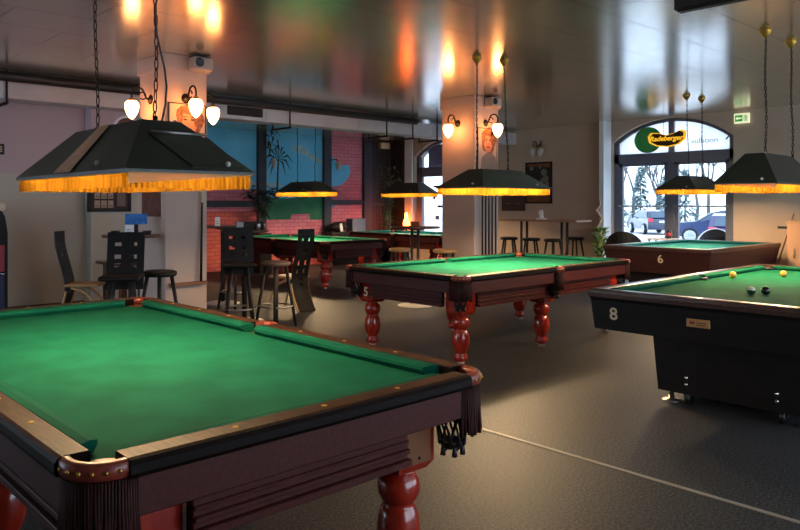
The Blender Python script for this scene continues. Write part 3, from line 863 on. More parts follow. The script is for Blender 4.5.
# ------------------------------------------------------------------ pool lamps
def pool_lamp(label, c, a, bb, zf, zt, ta, tb, chains, fringe_h=.075, pale=None, strip=False, power=55, links=True, wire=False, lr=.0042, Lh=.045):
    """c centre xy; a, bb half sizes at the rim; ta, tb half sizes of the flat top; chains = [(x, y, canopy x, canopy y)]"""
    t = thing('pool_table_lamp', label, 'lamp', (c[0], c[1], zf), 0, 'fringed lamps over the tables')
    h = zt - zf
    R = lambda p, q, z: [(-p, -q, z), (p, -q, z), (p, q, z), (-p, q, z)]
    b = MB()
    b.loft([R(a + .012, bb + .012, -.012), R(a + .012, bb + .012, .004), R(ta, tb, h)], caps=False, mi=0)
    b.add(R(ta, tb, h), [(0, 1, 2, 3)], mi=0)
    b.loft([R(a + .012, bb + .012, -.012), R(a - .004, bb - .004, -.012), R(a - .004, bb - .004, .0), R(ta - .01, tb - .01, h - .012)], caps=False, mi=1)
    b.add(R(ta - .01, tb - .01, h - .012), [(0, 1, 2, 3)], mi=1)
    sh = b.build('shade', ['shade', 'shade_in'], t)
    k = MB()
    for (x, y) in ((-ta * .9, -tb * .9), (ta * .9, -tb * .9), (-a * .99, -bb * .55), (a * .6, -bb * .995)):
        z = h if abs(x) < ta and abs(y) < tb else .035
        k.sphere((x, y, z), .012, 8, 6)
    k.build('rivet', 'speckle_led', sh)
    if strip:   # brown strip stuck down the long left face, dark panel on the end face
        s = MB()
        y0, y1 = -.10, .10
        def on_left(y, tt): # tt 0 rim .. 1 top
            x = -(a + .012) + (a + .012 - ta) * tt
            yy = y * (1 - tt * (1 - tb / (bb + .012)))
            return (x - .006, yy, .004 + (h - .004) * tt + .004)
        s.add([on_left(y0, 0), on_left(y1, 0), on_left(y1, 1), on_left(y0, 1)], [(0, 1, 2, 3)])
        p, q = on_left(y0, 1), on_left(y1, 1)
        s.add([p, q, (.02, q[1], h + .008), (.02, p[1], h + .008)], [(0, 1, 2, 3)])
        s.build('brown_strip', 'strip_brown', t)['label'] = 'brown strip across the dark shade'
        s = MB()
        def on_end(x, tt, o=.006):
            y = -(bb + .012) + (bb + .012 - tb) * tt
            return (x * (1 - tt * (1 - ta / (a + .012))), y - o, .004 + (h - .004) * tt + o)
        q = [on_end(-.18, .66), on_end(.30, .66), on_end(.25, .06), on_end(-.0, .06)]
        s.add(q + [(x, y + .01, z - .01) for x, y, z in q], [(0, 1, 2, 3), (0, 1, 5, 4), (1, 2, 6, 5), (2, 3, 7, 6), (3, 0, 4, 7)])
        s.build('end_panel', 'shade', sh)
        s = MB(); s.tube([on_end(-.19, .68, .012), on_end(.30, .68, .012)], .006, 6); s.build('panel_edge', 'steel', sh)
    # fringe
    f = MB(); per = []
    n = max(8, int(2 * a / .011)); m = max(8, int(2 * bb / .011))
    for i in range(n): per.append((-a + 2 * a * i / n, -bb, 0, -1))
    for i in range(m): per.append((a, -bb + 2 * bb * i / m, 1, 0))
    for i in range(n): per.append((a - 2 * a * i / n, bb, 0, 1))
    for i in range(m): per.append((-a, bb - 2 * bb * i / m, -1, 0))
    K = len(per); v = []
    for i, (x, y, nx, ny) in enumerate(per):
        o = .004 if i % 2 else -.003
        drop = fringe_h * (1 + random.uniform(-.05, .05))
        for z, g in ((-.008, .0), (-drop * .5, .7), (-drop, 1.0)):
            v.append((x + nx * o * g, y + ny * o * g, z))
    fc = []
    for i in range(K):
        j = (i + 1) % K
        for q in range(2): fc.append((i * 3 + q, j * 3 + q, j * 3 + q + 1, i * 3 + q + 1))
    f.add(v, fc); f.build('fringe', 'fringe', t)
    if pale:
        s = MB(); d0, d1 = .045, .004
        if pale == 'y': s.add([(-a, -bb - .014, -.006), (a, -bb - .014, -.006), (a, -bb - .014, -.006 - d1), (-a, -bb - .014, -.006 - d0)], [(0, 1, 2, 3)])
        else: s.add([(-a - .014, -bb, -.006), (-a - .014, bb, -.006), (-a - .014, bb, -.006 - d1), (-a - .014, -bb, -.006 - d0)], [(0, 1, 2, 3)])
        s.build('fringe_ribbon', 'ribbon', t)['label'] = 'pale ribbon above the gold fringe'
    # tubes inside
    for q in (-.5, .5):
        s = MB()
        if a > bb: s.tube([(-a * .8, bb * q, .075), (a * .8, bb * q, .075)], .013, 8)
        else: s.tube([(a * q, -bb * .8, .075), (a * q, bb * .8, .075)], .013, 8)
        s.build('light_tube', 'bulb', t)
    for q in (-.5, .5):
        li = bpy.data.lights.new('lamp_light', 'POINT'); li.shadow_soft_size = .05; li.energy = power * .5; li.color = (1.0, .70, .40)
        lo = bpy.data.objects.new('lamp_light', li); C.objects.link(lo); lo.parent = t
        lo.location = (a * q, 0, .035) if a > bb else (0, bb * q, .035)
    # chains
    for ci, (x, y, kx, ky) in enumerate(chains):
        x -= c[0]; y -= c[1]; kx -= c[0]; ky -= c[1]
        top = ZC - zf - .07; z0 = h
        s = MB()
        if links:
            N = int((top - z0) / (Lh * .78))
            for i in range(N):
                tt = (i + .5) / N
                px = x + (kx - x) * tt + .006 * math.sin(i * .35 + ci); py = y + (ky - y) * tt + .006 * math.cos(i * .3 + ci); pz = z0 + (top - z0) * tt
                ang = (i % 2) * PI / 2 + .5
                pts = []
                for q in range(8):
                    aa = 2 * PI * q / 8
                    u = .0085 * math.cos(aa); w_ = (Lh * .5) * math.sin(aa)
                    pts.append((px + u * math.cos(ang), py + u * math.sin(ang), pz + w_))
                s.tube(pts, lr, 5, closed=True)
        else:
            s.tube([(x + (kx - x) * q / 12 + .008 * math.sin(q * 1.7), y + (ky - y) * q / 12, z0 + (top - z0) * q / 12) for q in range(13)], .007, 5)
        s.build('chain', 'iron', t)
        s = MB(); s.lathe([(.055, ZC - zf), (.05, ZC - zf - .02), (.03, ZC - zf - .055), (.015, ZC - zf - .075), (.0, ZC - zf - .078)], (kx, ky, 0), 14)
        s.build('ceiling_canopy', 'brass' if links else 'iron', t)
        s = MB(); s.tube([(x, y, h - .01), (x, y, h + .03)], .012, 8); s.build('chain_mount', 'iron', t)
    if wire:
        x, y, kx, ky = chains[0]; x -= c[0]; y -= c[1]
        s = MB(); s.tube([(x + .02 + .03 * math.sin(q * .8), y - .02 + .012 * math.sin(q * .5), h + (ZC - zf - h) * q / 16) for q in range(17)], .005, 6)
        s.build('power_cable', 'black_plastic', t)
    return t
PA, P5, P8, P6, PM, PB = 8.5, 34, 19, 22, 24, 20
pool_lamp('large dark lampshade with a brown strip, nearest, over the left foreground table', (1.42, 3.13), .275, .62, 1.588, 1.812, .09, .36,
          [(1.44, 2.87, 1.44, 2.87), (1.44, 3.50, 1.43, 3.50)], .066, 'y', True, PA, wire=True, lr=.003, Lh=.058)
pool_lamp('dark fringed lampshade over the middle table marked 5', (6.42, 4.78), .60, .30, 1.635, 1.83, .34, .09,
          [(6.11, 4.78, 6.39, 5.0), (6.66, 4.78, 6.78, 4.92)], .075, None, False, P5)
pool_lamp('dark fringed lampshade over the black table marked 8, cut by the right edge', (7.45, 2.42), .60, .25, 1.645, 1.92, .36, .08,
          [(7.37, 2.42, 7.45, 2.45), (8.1, 2.42, 8.15, 2.45)], .075, 'x', False, P8)
pool_lamp('dark fringed lampshade hanging in front of the arched glass door', (11.7, 4.9), .60, .30, 1.69, 1.90, .34, .09,
          [(11.35, 4.8, 11.03, 4.7), (11.86, 4.8, 11.52, 4.68)], .075, None, False, P6)
pool_lamp('dark fringed lampshade hanging before the blue sky mural', (8.45, 10.65), .30, .56, 1.69, 1.88, .09, .34,
          [(8.40, 10.85, 8.36, 10.8), (8.5, 10.45, 8.5, 10.42)], .085, None, False, PM, links=False)
pool_lamp('dark fringed lampshade in front of the far arched window', (11.65, 11.0), .30, .58, 1.70, 1.93, .09, .34,
          [(11.5, 11.1, 11.5, 11.1), (11.8, 10.75, 11.8, 10.75)], .085, None, False, PB, links=False)

# ------------------------------------------------------------------ wall lamps
def smooth3(p, k=4):
    out = []; n = len(p)
    for i in range(n - 1):
        p0, p1, p2, p3 = p[max(i - 1, 0)], p[i], p[i + 1], p[min(i + 2, n - 1)]
        for j in range(k):
            t = j / k
            out.append(tuple(.5 * (2 * p1[q] + (p2[q] - p0[q]) * t + (2 * p0[q] - 5 * p1[q] + 4 * p2[q] - p3[q]) * t * t + (3 * p1[q] - p0[q] - 3 * p2[q] + p3[q]) * t ** 3) for q in range(3)))
    out.append(p[-1]); return out
def sconce(label, loc, rz, lit=True, double=False):
    """local +X points away from the wall"""
    t = thing('wall_lamp', label, 'wall lamp', loc, rz, 'curled-arm wall lamps')
    b = MB(); b.xf = Matrix.Rotation(PI / 2, 4, 'Y')
    b.lathe([(0, .0), (.055, .0), (.055, .008), (.04, .018), (.02, .03), (0, .035)], (0, 0, 0), 16); b.build('wall_plate', 'iron', t)
    for s_ in ((-.09, .09) if double else (0,)):
        dx = .12 if double else .225
        a = MB()
        pts = [(0.02, s_ * .2, 0), (.06, s_ * .5, .02), (dx * .45, s_ * .7, .105), (dx * .8, s_, .115), (dx, s_, .06), (dx, s_, -.005)]
        a.tube([(p[0], p[1], p[2]) for p in smooth3(pts)], .011, 8)
        if not double:
            a.tube([(.10 + .042 * math.cos(q * .55), 0, .035 + .04 * math.sin(q * .55)) for q in range(11)], .008, 6)
        arm = a.build('arm', 'iron', t)
        a = MB(); a.lathe([(0, .0), (.02, .0), (.048, -.03), (.05, -.045), (.0, -.045)], (dx, s_, 0), 16); a.build('gallery', 'brass', arm)
        a = MB(); a.lathe([(.048, -.035), (.07, -.055), (.077, -.09), (.070, -.135), (.054, -.178), (.032, -.212), (.01, -.232), (0, -.234)], (dx, s_, 0), 16)
        a.build('glass_shade', 'glow_white' if lit else 'glass_off', t)
    return t
sconce('lit wall lamp on the left face of the left column', (3.68, 7.44, 2.63), PI)
sconce('lit wall lamp over the portrait poster on the left column', (3.93, 7.1, 2.63), -PI / 2)
sconce('lit wall lamp on the hidden right face of the left column', (4.2, 7.34, 2.63), 0)
sconce('lit wall lamp on the orange-lit left face of the middle column', (8.63, 7.12, 2.70), PI)
sconce('lit wall lamp over the poster on the middle column', (8.90, 6.8, 2.70), -PI / 2)
sconce('unlit double wall lamp above the black-framed picture', (XB, 8.86, 2.70), PI, False, True)

# ------------------------------------------------------------------ speakers on the columns
def speaker(label, loc):
    t = thing('loudspeaker', label, 'loudspeaker', loc)
    b = MB(); b.box(-.12, -.1, -.075, .12, .06, .075, .02); b.build('cabinet', 'column_paint', t)
    b = MB(); b.xf = Matrix.Translation((-.06, -.1, .01)) @ Matrix.Rotation(PI / 2, 4, 'X'); b.lathe([(0, 0), (.05, 0), (.05, .012), (.03, .004), (0, .002)], (0, 0, 0), 16); b.build('speaker_cone', 'black_plastic', t)
    b = MB(); b.box(-.1, -.06, .075, .1, .05, .09); b.box(-.02, .04, -.03, .02, .11, .03); b.build('bracket', 'iron', t)
speaker('small pale loudspeaker high on the left column', (4.05, 7.0, 3.0))
speaker('small pale loudspeaker high on the middle column', (8.93, 6.7, 3.0))

# ------------------------------------------------------------------ pictures, boards
def portrait(label, loc, w, h):
    """generic printed portrait of a curly-haired woman, facing -Y"""
    t = thing('portrait_poster', label, 'poster', loc)
    b = MB(); b.box(-w / 2, -.012, -h / 2, w / 2, 0, h / 2); b.build('sheet', 'paper', t)
    b = MB(); k = .012
    for q in ((-w / 2 - k, -h / 2 - k, w / 2 + k, -h / 2), (-w / 2 - k, h / 2, w / 2 + k, h / 2 + k), (-w / 2 - k, -h / 2, -w / 2, h / 2), (w / 2, -h / 2, w / 2 + k, h / 2)):
        b.box(q[0], -.018, q[1], q[2], 0, q[3])
    b.build('poster_frame', 'ink_dark', t)
    b = MB()
    def ell(cx, cz, rx, rz, d, mi, n=20, a0=0, wob=0):
        pts = []
        for i in range(n):
            a = 2 * PI * i / n
            r = 1 + wob * math.sin(5 * a + 1)
            pts.append((cx + rx * r * math.cos(a), cz + rz * r * math.sin(a)))
        b.prism(pts, -.012 - d, -.012 - d + .0008, 'xzy', mi=mi)
    sx, sz = w * 1.15, h * 1.1; up = .16 * h
    E = lambda cx, cz, rx, rz, d, mi, n=20, wob=0: ell(cx * sx, cz * sz + up, rx * sx, rz * sz, d, mi, n, 0, wob)
    b.prism([(-.36 * w, -.5 * h), (.48 * w, -.5 * h), (.46 * w, -.2 * h), (.2 * w, -.08 * h), (-.05 * w, -.08 * h), (-.3 * w, -.22 * h)], -.0135, -.0125, 'xzy', mi=4)
    E(.06, .05, .34, .29, .0016, 1, 24, .09)
    E(.03, .02, .21, .235, .0026, 0)
    E(.06, .225, .25, .085, .0034, 1, 20, .12); E(.24, .10, .09, .17, .0034, 1, 16, .1); E(-.17, .11, .06, .12, .0034, 1, 16, .1)
    for q in (-.06, .12):
        E(q, .06, .05, .018, .0036, 3); E(q, .105, .06, .010, .0036, 3)
    E(.03, -.02, .022, .03, .0036, 4); E(.035, -.10, .075, .024, .0036, 2)
    b.build('printed_portrait', ['skin_ink', 'hair_ink', 'lip_ink', 'ink_dark', 'ink_mid'], t)
portrait('poster of a curly-haired woman on the left column', (3.945, 7.1, 2.26), .44, .60)
portrait('poster of a pale-haired person on the middle column', (8.93, 6.8, 2.30), .46, .62)

t = thing('brown_poster', 'small brown poster on the shadowed left face of the left column', 'poster', (3.68, 7.42, 1.56))
b = MB(); b.box(-.01, -.22, -.24, 0, .22, .24); b.build('sheet', 'brown_print', t)
b = MB()
for (y0, y1, z) in ((-.12, .1, .1), (-.08, .06, .05), (-.1, .12, -.02), (-.05, .05, -.1)): b.box(-.012, y0, z, -.01, y1, z + .018)
b.build('printed_lines', 'plate_wood', t)

def framed(name, label, cat, loc, w, h, face, fm, art):
    """face 'x' looks -X, 'y' looks -Y"""
    t = thing(name, label, cat, loc)
    ax = 'yzx' if face == 'x' else 'xzy'
    b = MB(); k = .035
    for q in ((-w / 2, -h / 2, w / 2, -h / 2 + k), (-w / 2, h / 2 - k, w / 2, h / 2), (-w / 2, -h / 2, -w / 2 + k, h / 2), (w / 2 - k, -h / 2, w / 2, h / 2)):
        b.prism([(q[0], q[1]), (q[2], q[1]), (q[2], q[3]), (q[0], q[3])], -.03, 0, ax)
    b.build('frame', fm, t)
    art(t, w - 2 * k, h - 2 * k, ax)
    return t
def art_dark(t, w, h, ax):
    b = MB()
    b.prism([(-w / 2, -h / 2), (w / 2, -h / 2), (w / 2, h / 2), (-w / 2, h / 2)], -.012, 0, ax, mi=0)
    s = -1
    for (cx, cz, r) in ((.22, .3, .13), (.30, .12, .12), (.16, .06, .1), (.34, -.04, .1), (.22, -.1, .09), (-.3, .42, .08), (.05, .45, .05)):
        b.prism([(s * cx * w + r * w * math.cos(a * PI / 8), cz * h * .9 + r * h * .7 * math.sin(a * PI / 8)) for a in range(16)], -.0145, -.012, ax, mi=1)
    b.prism([(-w / 2, -h / 2), (w / 2, -h / 2), (w / 2, -.33 * h), (-w / 2, -.36 * h)], -.0145, -.012, ax, mi=2)
    b.prism([(-w / 2, .40 * h), (w / 2, .43 * h), (w / 2, h / 2), (-w / 2, h / 2)], -.0145, -.012, ax, mi=2)
    b.build('print', ['black_mat', 'ink_mid', 'plate_wood'], t)
framed('framed_picture', 'black-framed dark print with pale puffs on the back wall', 'picture', (XB, 8.885, 1.92), .66, .90, 'x', 'black', art_dark)
def art_grid(t, w, h, ax):
    b = MB()
    b.prism([(-w / 2, -h / 2), (w / 2, -h / 2), (w / 2, h / 2), (-w / 2, h / 2)], -.012, 0, ax, mi=0)
    for i in range(3):
        for j in range(3):
            x0 = -w * .38 + i * w * .17; z0 = -h * .45 + j * h * .3
            b.prism([(x0, z0), (x0 + w * .14, z0), (x0 + w * .14, z0 + h * .24), (x0, z0 + h * .24)], -.014, -.012, ax, mi=1)
            b.prism([(x0 + .01, z0 + .02), (x0 + w * .12, z0 + .02), (x0 + w * .12, z0 + .035), (x0 + .01, z0 + .035)], -.015, -.014, ax, mi=2)
    b.prism([(w * .2, -h * .4), (w * .42, -h * .4), (w * .42, h * .4), (w * .2, h * .4)], -.014, -.012, ax, mi=3)
    b.build('pinned_pages', ['ink_dark', 'paper', 'ink_mid', 'ink_mid'], t)
framed('notice_board', 'dark-framed notice board of pale pages on the left wall', 'notice board', (4.2, 9.78, 1.6), .64, .5, 'y', 'black', art_grid)
t = thing('arched_mirror', 'white-rimmed arched picture on the left wall beside the column', 'picture', (4.46, 9.78, 2.46))
b = MB()
pts = arch_pts(0, .22, -.25, .05, .22, 16); ins = arch_pts(0, .185, -.22, .05, .185, 16)
for i in range(len(pts) - 1): b.prism([pts[i], pts[i + 1], ins[i + 1], ins[i]], -.03, 0, 'xzy')
b.box(-.22, -.03, -.25, .22, 0, -.22); b.build('rim', 'white_paint', t)
b = MB(); b.prism(ins, -.014, -.004, 'xzy', mi=0); b.prism([(-.12, -.2), (.1, -.2), (.05, .0), (-.1, .02)], -.016, -.014, 'xzy', mi=1); b.build('print', ['brown_print', 'paper'], t)
t = thing('wall_sign', 'small black sign with cream letters at the left edge', 'sign', (2.66, YL, 2.18))
b = MB(); b.box(-.2, -.02, -.07, .2, 0, .07, .004); b.build('panel', 'black_mat', t)
text('letters', 'BAR', .11, 'ivory', t, (.04, -.021, 0), FACE_NEG_Y, .001) if False else None
b = MB()
for z in (-.036, -.006, .024): b.box(.12, -.023, z, .17, -.02, z + .012)
b.box(.12, -.023, -.036, .132, -.02, .036); b.build('letter', 'ivory', t)
t = thing('price_board', 'small brown board on the back wall below the lampshade', 'board', (XB, 9.54, 1.475))
b = MB(); b.box(-.025, -.31, -.17, .004, .31, .17, .005); b.build('panel', 'board', t)
b = MB(); b.box(-.028, .05, -.01, -.025, .17, .005); b.box(-.028, -.18, -.01, -.025, -.06, .005); b.build('marks', 'ink_mid', t)
t = thing('exit_sign', 'lit green and white emergency exit sign beside the arched door', 'sign', (XB, 4.80, 2.95))
b = MB(); b.box(-.06, -.12, -.085, 0, .12, .085, .006); b.build('housing', 'exit_white', t)
b = MB(); b.box(-.064, -.02, -.055, -.06, .10, .055, mi=0)
b.prism([(.09, .0), (.055, .032), (.055, .012), (-.005, .012), (-.005, -.012), (.055, -.012), (.055, -.032)], -.067, -.064, 'yzx', mi=1)
b.prism([(-.04, -.05), (-.095, -.05), (-.095, .05), (-.04, .05)], -.063, -.06, 'yzx', mi=0)
b.prism([(-.05, -.045), (-.085, -.045), (-.085, .042), (-.05, .042)], -.065, -.063, 'yzx', mi=1)
b.prism([(-.058, -.04), (-.074, -.04), (-.066, .0), (-.056, .03), (-.076, .032), (-.08, .0)], -.067, -.065, 'yzx', mi=0)
b.build('pictogram', ['exit_green', 'exit_white'], t)

# ------------------------------------------------------------------ cues and ledges
def cue(label, x, y, z0, L, lean, dark=.55):
    t = thing('cue_stick', label, 'cue', (x, y, z0), 0, 'cues on the columns')
    b = MB(); b.tube([(0, 0, 0), (lean * dark, 0, L * dark)], [.015, .011], 8); b.build('butt', 'black', t)
    b = MB(); b.tube([(lean * dark, 0, L * dark), (lean, 0, L)], [.011, .006], 8); b.build('shaft', 'ivory', t)
b = MB(); b.box(3.72, 7.02, .56, 4.17, 7.1, .595, .004)
tag(b.build('cue_ledge', 'ledge'), 'brown wooden cue ledge low on the left column', 'ledge')
cue('single cue standing on the ledge of the left column', 4.10, 7.06, .597, 1.42, .02, .62)
b = MB(); b.box(8.68, 6.71, .40, 9.18, 6.8, .44, .004)
tag(b.build('cue_ledge', 'ledge'), 'brown wooden cue ledge on the middle column', 'ledge')
b = MB(); b.box(8.70, 6.73, 1.90, 9.16, 6.8, 1.94, .004)
tag(b.build('cue_clip_rail', 'black_mat'), 'dark clip rail above the cues on the middle column', 'rail')
for i, (x, d) in enumerate(((8.76, .86), (8.84, .9), (8.92, .84), (9.0, .92), (9.09, .88))):
    cue(['cue nearest the left edge of the middle column', 'second cue along the middle column', 'centre cue of the row on the middle column', 'fourth cue along the middle column', 'cue nearest the right edge of the middle column'][i], x, 6.752, .442, 1.44, .0, d)

# ------------------------------------------------------------------ seating
def slab_from_path(b, path, w, th, holes, mi=0, xo=0.0):
    """curved back panel: path of (x, z), width w in Y, with rectangular cut-outs holes = set of (segment, column)"""
    cols = [-w / 2, -w * .30, -w * .12, w * .12, w * .30, w / 2]
    n = len(path)
    for i in range(n - 1):
        for c in range(5):
            if (i, c) in holes: continue
            (x0, z0), (x1, z1) = path[i], path[i + 1]
            dx, dz = x1 - x0, z1 - z0; l_ = math.hypot(dx, dz); nx, nz = -dz / l_ * th, dx / l_ * th
            y0, y1 = cols[c], cols[c + 1]
            v = [(x0, y0, z0), (x0, y1, z0), (x1, y1, z1), (x1, y0, z1)]
            b.add(v + [(x + nx, y, z + nz) for x, y, z in v], [(0, 1, 2, 3), (4, 5, 6, 7), (0, 1, 5, 4), (1, 2, 6, 5), (2, 3, 7, 6), (3, 0, 4, 7)], mi=mi)
def smooth_path(p, k=5):
    out = []
    n = len(p)
    for i in range(n - 1):
        p0, p1, p2, p3 = p[max(i - 1, 0)], p[i], p[i + 1], p[min(i + 2, n - 1)]
        for j in range(k):
            t = j / k
            out.append(tuple(.5 * (2 * p1[q] + (p2[q] - p0[q]) * t + (2 * p0[q] - 5 * p1[q] + 4 * p2[q] - p3[q]) * t * t + (3 * p1[q] - p0[q] - 3 * p2[q] + p3[q]) * t ** 3) for q in range(2)))
    out.append(p[-1]); return out
def s_chair(label, loc, rz):
    t = thing('high_back_chair', label, 'chair', loc, rz, 'curved high-back chairs')
    path = smooth_path([(-.33, 0), (-.24, .18), (-.185, .38), (-.19, .52), (-.25, .75), (-.30, .95), (-.31, 1.12)], 4)
    holes = {(7, 2), (9, 2), (12, 1), (12, 3), (14, 1), (14, 3), (17, 2), (20, 1), (20, 3)}
    b = MB(); slab_from_path(b, path, .30, .022, holes); bk = b.build('back_panel', 'black', t)
    e = MB()
    for sy in (-1, 1): e.tube([(x, sy * .155, z) for x, z in path[:9]], .016, 6)
    e.tube([(path[0][0], -.15, .012), (path[0][0], .15, .012)], .011, 6)
    e.build('pale_edge', 'pine', bk)['label'] = 'pale wood edge along the lower back'
    b = MB(); b.box(-.19, -.2, .435, .22, .2, .47, .012); b.build('seat', 'tan_seat', t)
    for sy in (-1, 1):
        b = MB(); pp = smooth_path([(.26, 0), (.19, .2), (.05, .36), (-.12, .425)], 4)
        b.tube([(x, sy * .16, z) for x, z in pp], .016, 6); b.build('leg', 'pine', t)
    return t
sc = s_chair('black curved high-back chair standing before the far green table', (6.02, 7.95, 0), math.radians(97))
place_copy(sc, (3.50, 8.88, 0), math.radians(-40), 'black curved high-back chair against the left wall')

def bar_stool(name, label, loc, rz, back, seat_mat, h=.78, group='bar stools'):
    t = thing(name, label, 'bar stool', loc, rz, group)
    b = MB()
    if back: b.box(-.19, -.19, h - .045, .19, .19, h, .015)
    else: b.lathe([(0, -.055), (.165, -.055), (.178, -.035), (.175, -.012), (.15, 0), (0, .002)], (0, 0, h), 20)
    b.build('seat', seat_mat, t)
    for k in range(4):
        a = PI / 4 + k * PI / 2
        b = MB(); b.tube([(.12 * math.cos(a), .12 * math.sin(a), h - .05), (.24 * math.cos(a), .24 * math.sin(a), 0)], [.02, .017], 8); b.build('leg', 'black_mat', t)
    b = MB(); b.tube([(.202 * math.cos(q * PI / 10), .202 * math.sin(q * PI / 10), .25) for q in range(20)], .010, 6, closed=True); b.build('foot_ring', 'steel', t)
    if back:
        path = smooth_path([(-.15, h - .16), (-.165, h - .02), (-.20, h + .14), (-.235, h + .3), (-.25, h + .40)], 4)
        b = MB(); slab_from_path(b, path, .36, .02, {(6, 1), (6, 3), (8, 1), (8, 3), (11, 1), (11, 3)}); b.build('back_panel', 'black', t)
    return t
def bar_table(label, loc, rz, r=.31, h=1.12, round_=True, group='tall bar tables', rw=0.0):
    t = thing('bar_table', label, 'bar table', loc, rz, group)
    b = MB()
    if round_: b.lathe([(0, -.03), (r - .01, -.03), (r, -.022), (r, -.006), (r - .008, 0), (0, 0)], (0, 0, h), 28)
    else: b.box(-r, -r, h - .03, r, r, h, .006)
    b.build('tabletop', 'table_wood', t)
    if rw:
        for sy in (-1, 1):
            b = MB(); b.tube([(0, sy * rw, .02), (0, sy * rw, h - .03)], .022, 10); b.build('post', 'black_mat', t)
    else:
        b = MB(); b.tube([(0, 0, .02), (0, 0, h - .03)], .032, 12); b.build('post', 'black_mat', t)
    b = MB(); b.lathe([(0, 0), (.25, 0), (.25, .008), (.2, .022), (.05, .035), (0, .035)], (0, 0, 0), 28); b.build('base_plate', 'pale_steel', t)
    b = MB(); b.lathe([(0, -.06), (.12, -.045), (.12, -.03), (0, -.03)], (0, 0, h), 16); b.build('top_mount', 'black_mat', t)
    return t
# left corner group
bt = bar_table('tall bar table with a blue card on it, left of the left column', (3.30, 7.12, 0), 0, .30, 1.14)
bs = bar_stool('bar_chair', 'black bar chair with a pierced back by the blue card table', (2.94, 6.55, 0), math.radians(236), True, 'black')
st = bar_stool('bar_stool', 'backless stool between the blue card table and the cue ledge', (3.42, 6.72, 0), .3, False, 'black')
t = thing('low_table', 'low brown wooden table by the left wall, behind the bar chairs', 'table', (4.06, 8.72, 0), 0)
b = MB(); b.box(-.35, -.35, .69, .35, .35, .725, .006); b.build('tabletop', 'table_wood', t)
for sx in (-1, 1):
    for sy in (-1, 1):
        b = MB(); b.box(sx * .24 - .04, sy * .24 - .04, 0, sx * .24 + .04, sy * .24 + .04, .69, .005); b.build('leg', 'table_wood', t)
# middle-left group
place_copy(bt, (4.97, 7.50, 0), 0, 'tall bar table with a black box on it, right of the left column')
place_copy(bs, (4.60, 7.05, 0), math.radians(240), 'black bar chair with a pierced back, right of the left column')
st2 = bar_stool('bar_stool', 'stool with a brown padded seat beside the black high-back chair', (5.03, 6.92, 0), .1, False, 'brown_seat')
place_copy(bt, (5.62, 9.05, 0), 0, 'tall bar table with a white card, before the red brick mural')
place_copy(st, (5.45, 8.45, 0), .2, 'black stool right of the left column, before the red brick mural')
# by the middle column
bt2 = bar_table('round high table with twin posts left of the middle column', (7.58, 7.04, 0), math.radians(40), .355, 1.14, True, 'tall bar tables', .045)
st3 = bar_stool('bar_stool', 'stool with a tan seat left of the twin-post high table', (7.98, 7.72, 0), .3, False, 'tan_seat')
place_copy(st3, (8.30, 7.10, 0), .1, 'stool with a tan seat against the middle column')
# long table at the back wall
t = thing('bar_table', 'long bar table with a white napkin holder, by the back wall', 'bar table', (12.74, 8.32, 0), 0, 'tall bar tables')
b = MB(); b.box(-.28, -.95, 1.105, .28, .95, 1.145, .006); b.build('tabletop', 'long_top', t)
for y in (-.52, .42):
    for x in (-.1, .1):
        b = MB(); b.tube([(x, y, .03), (x, y, 1.105)], .026, 10); b.build('post', 'black_mat', t)
    b = MB(); b.box(-.26, y - .12, 0, .26, y + .12, .03, .006); b.build('base_plate', 'black_mat', t)
st4 = bar_stool('bar_stool', 'black stool at the left end of the long back-wall table', (12.18, 8.72, 0), .4, False, 'black', .79)
for (x, y, l_) in ((12.18, 8.2, 'second black stool along the long back-wall table'), (12.18, 7.70, 'third black stool along the long back-wall table'), (13.2, 7.85, 'black stool behind the right end of the long back-wall table')):
    place_copy(st4, (x, y, 0), y, l_)

# ------------------------------------------------------------------ small things on tables
def card_holder(label, loc, rz, mt, w, h, cat='card'):
    t = thing('table_card', label, cat, loc, rz)
    b = MB(); b.prism([(-.03, 0), (.03, 0), (.006, h), (-.006, h)], -w / 2, w / 2, 'xzy'); b.build('card', mt, t)
    b = MB(); b.box(-.034, -w * .3, h * .25, -.0245, w * .3, h * .3); b.box(-.028, -w * .2, h * .5, -.018, w * .2, h * .55); b.build('print', 'ink_mid', t)
t = thing('menu_stand', 'blue printed menu stand on the left bar table', 'menu stand', (3.42, 7.26, 1.14), math.radians(62))
b = MB(); b.box(-.05, -.11, 0, .05, .11, .012); b.build('base', 'black_plastic', t)
b = MB(); b.box(-.006, -.115, .10, .006, .115, .215, .002); b.build('blue_card', 'blue_card', t)
b = MB(); b.box(-.005, -.02, .012, .005, .02, .10); b.build('stem', 'black_plastic', t)
card_holder('white tent card on the left bar table', (3.27, 7.10, 1.14), math.radians(50), 'white_card', .085, .10)
for (x, y, l_) in ((3.16, 7.2, 'dark ashtray left of the white tent card'), (3.42, 7.0, 'dark ashtray right of the white tent card')):
    b = MB(); b.lathe([(0, 0), (.04, 0), (.048, .04), (.04, .04), (.034, .01), (0, .008)], (0, 0, 0), 16)
    tag(b.build('ashtray', 'black_plastic', None, (x, y, 1.14)), l_, 'ashtray')
t = thing('black_box', 'black open box on the bar table right of the left column', 'box', (5.02, 7.46, 1.141), math.radians(60))
b = MB(); b.box(-.07, -.17, 0, .07, .17, .02, .003)
for q in ((-.07, -.17, -.055, .17), (.055, -.17, .07, .17), (-.07, -.17, .07, -.155), (-.07, .155, .07, .17)): b.box(q[0], q[1], .02, q[2], q[3], .10, .002)
b.build('body', 'black_mat', t)
b = MB(); b.box(-.076, .08, .0, -.07, .165, .095); b.build('silver_end', 'steel', t)
card_holder('white tent card on the bar table by the red brick mural', (5.5, 9.0, 1.141), math.radians(50), 'white_card', .07, .13)
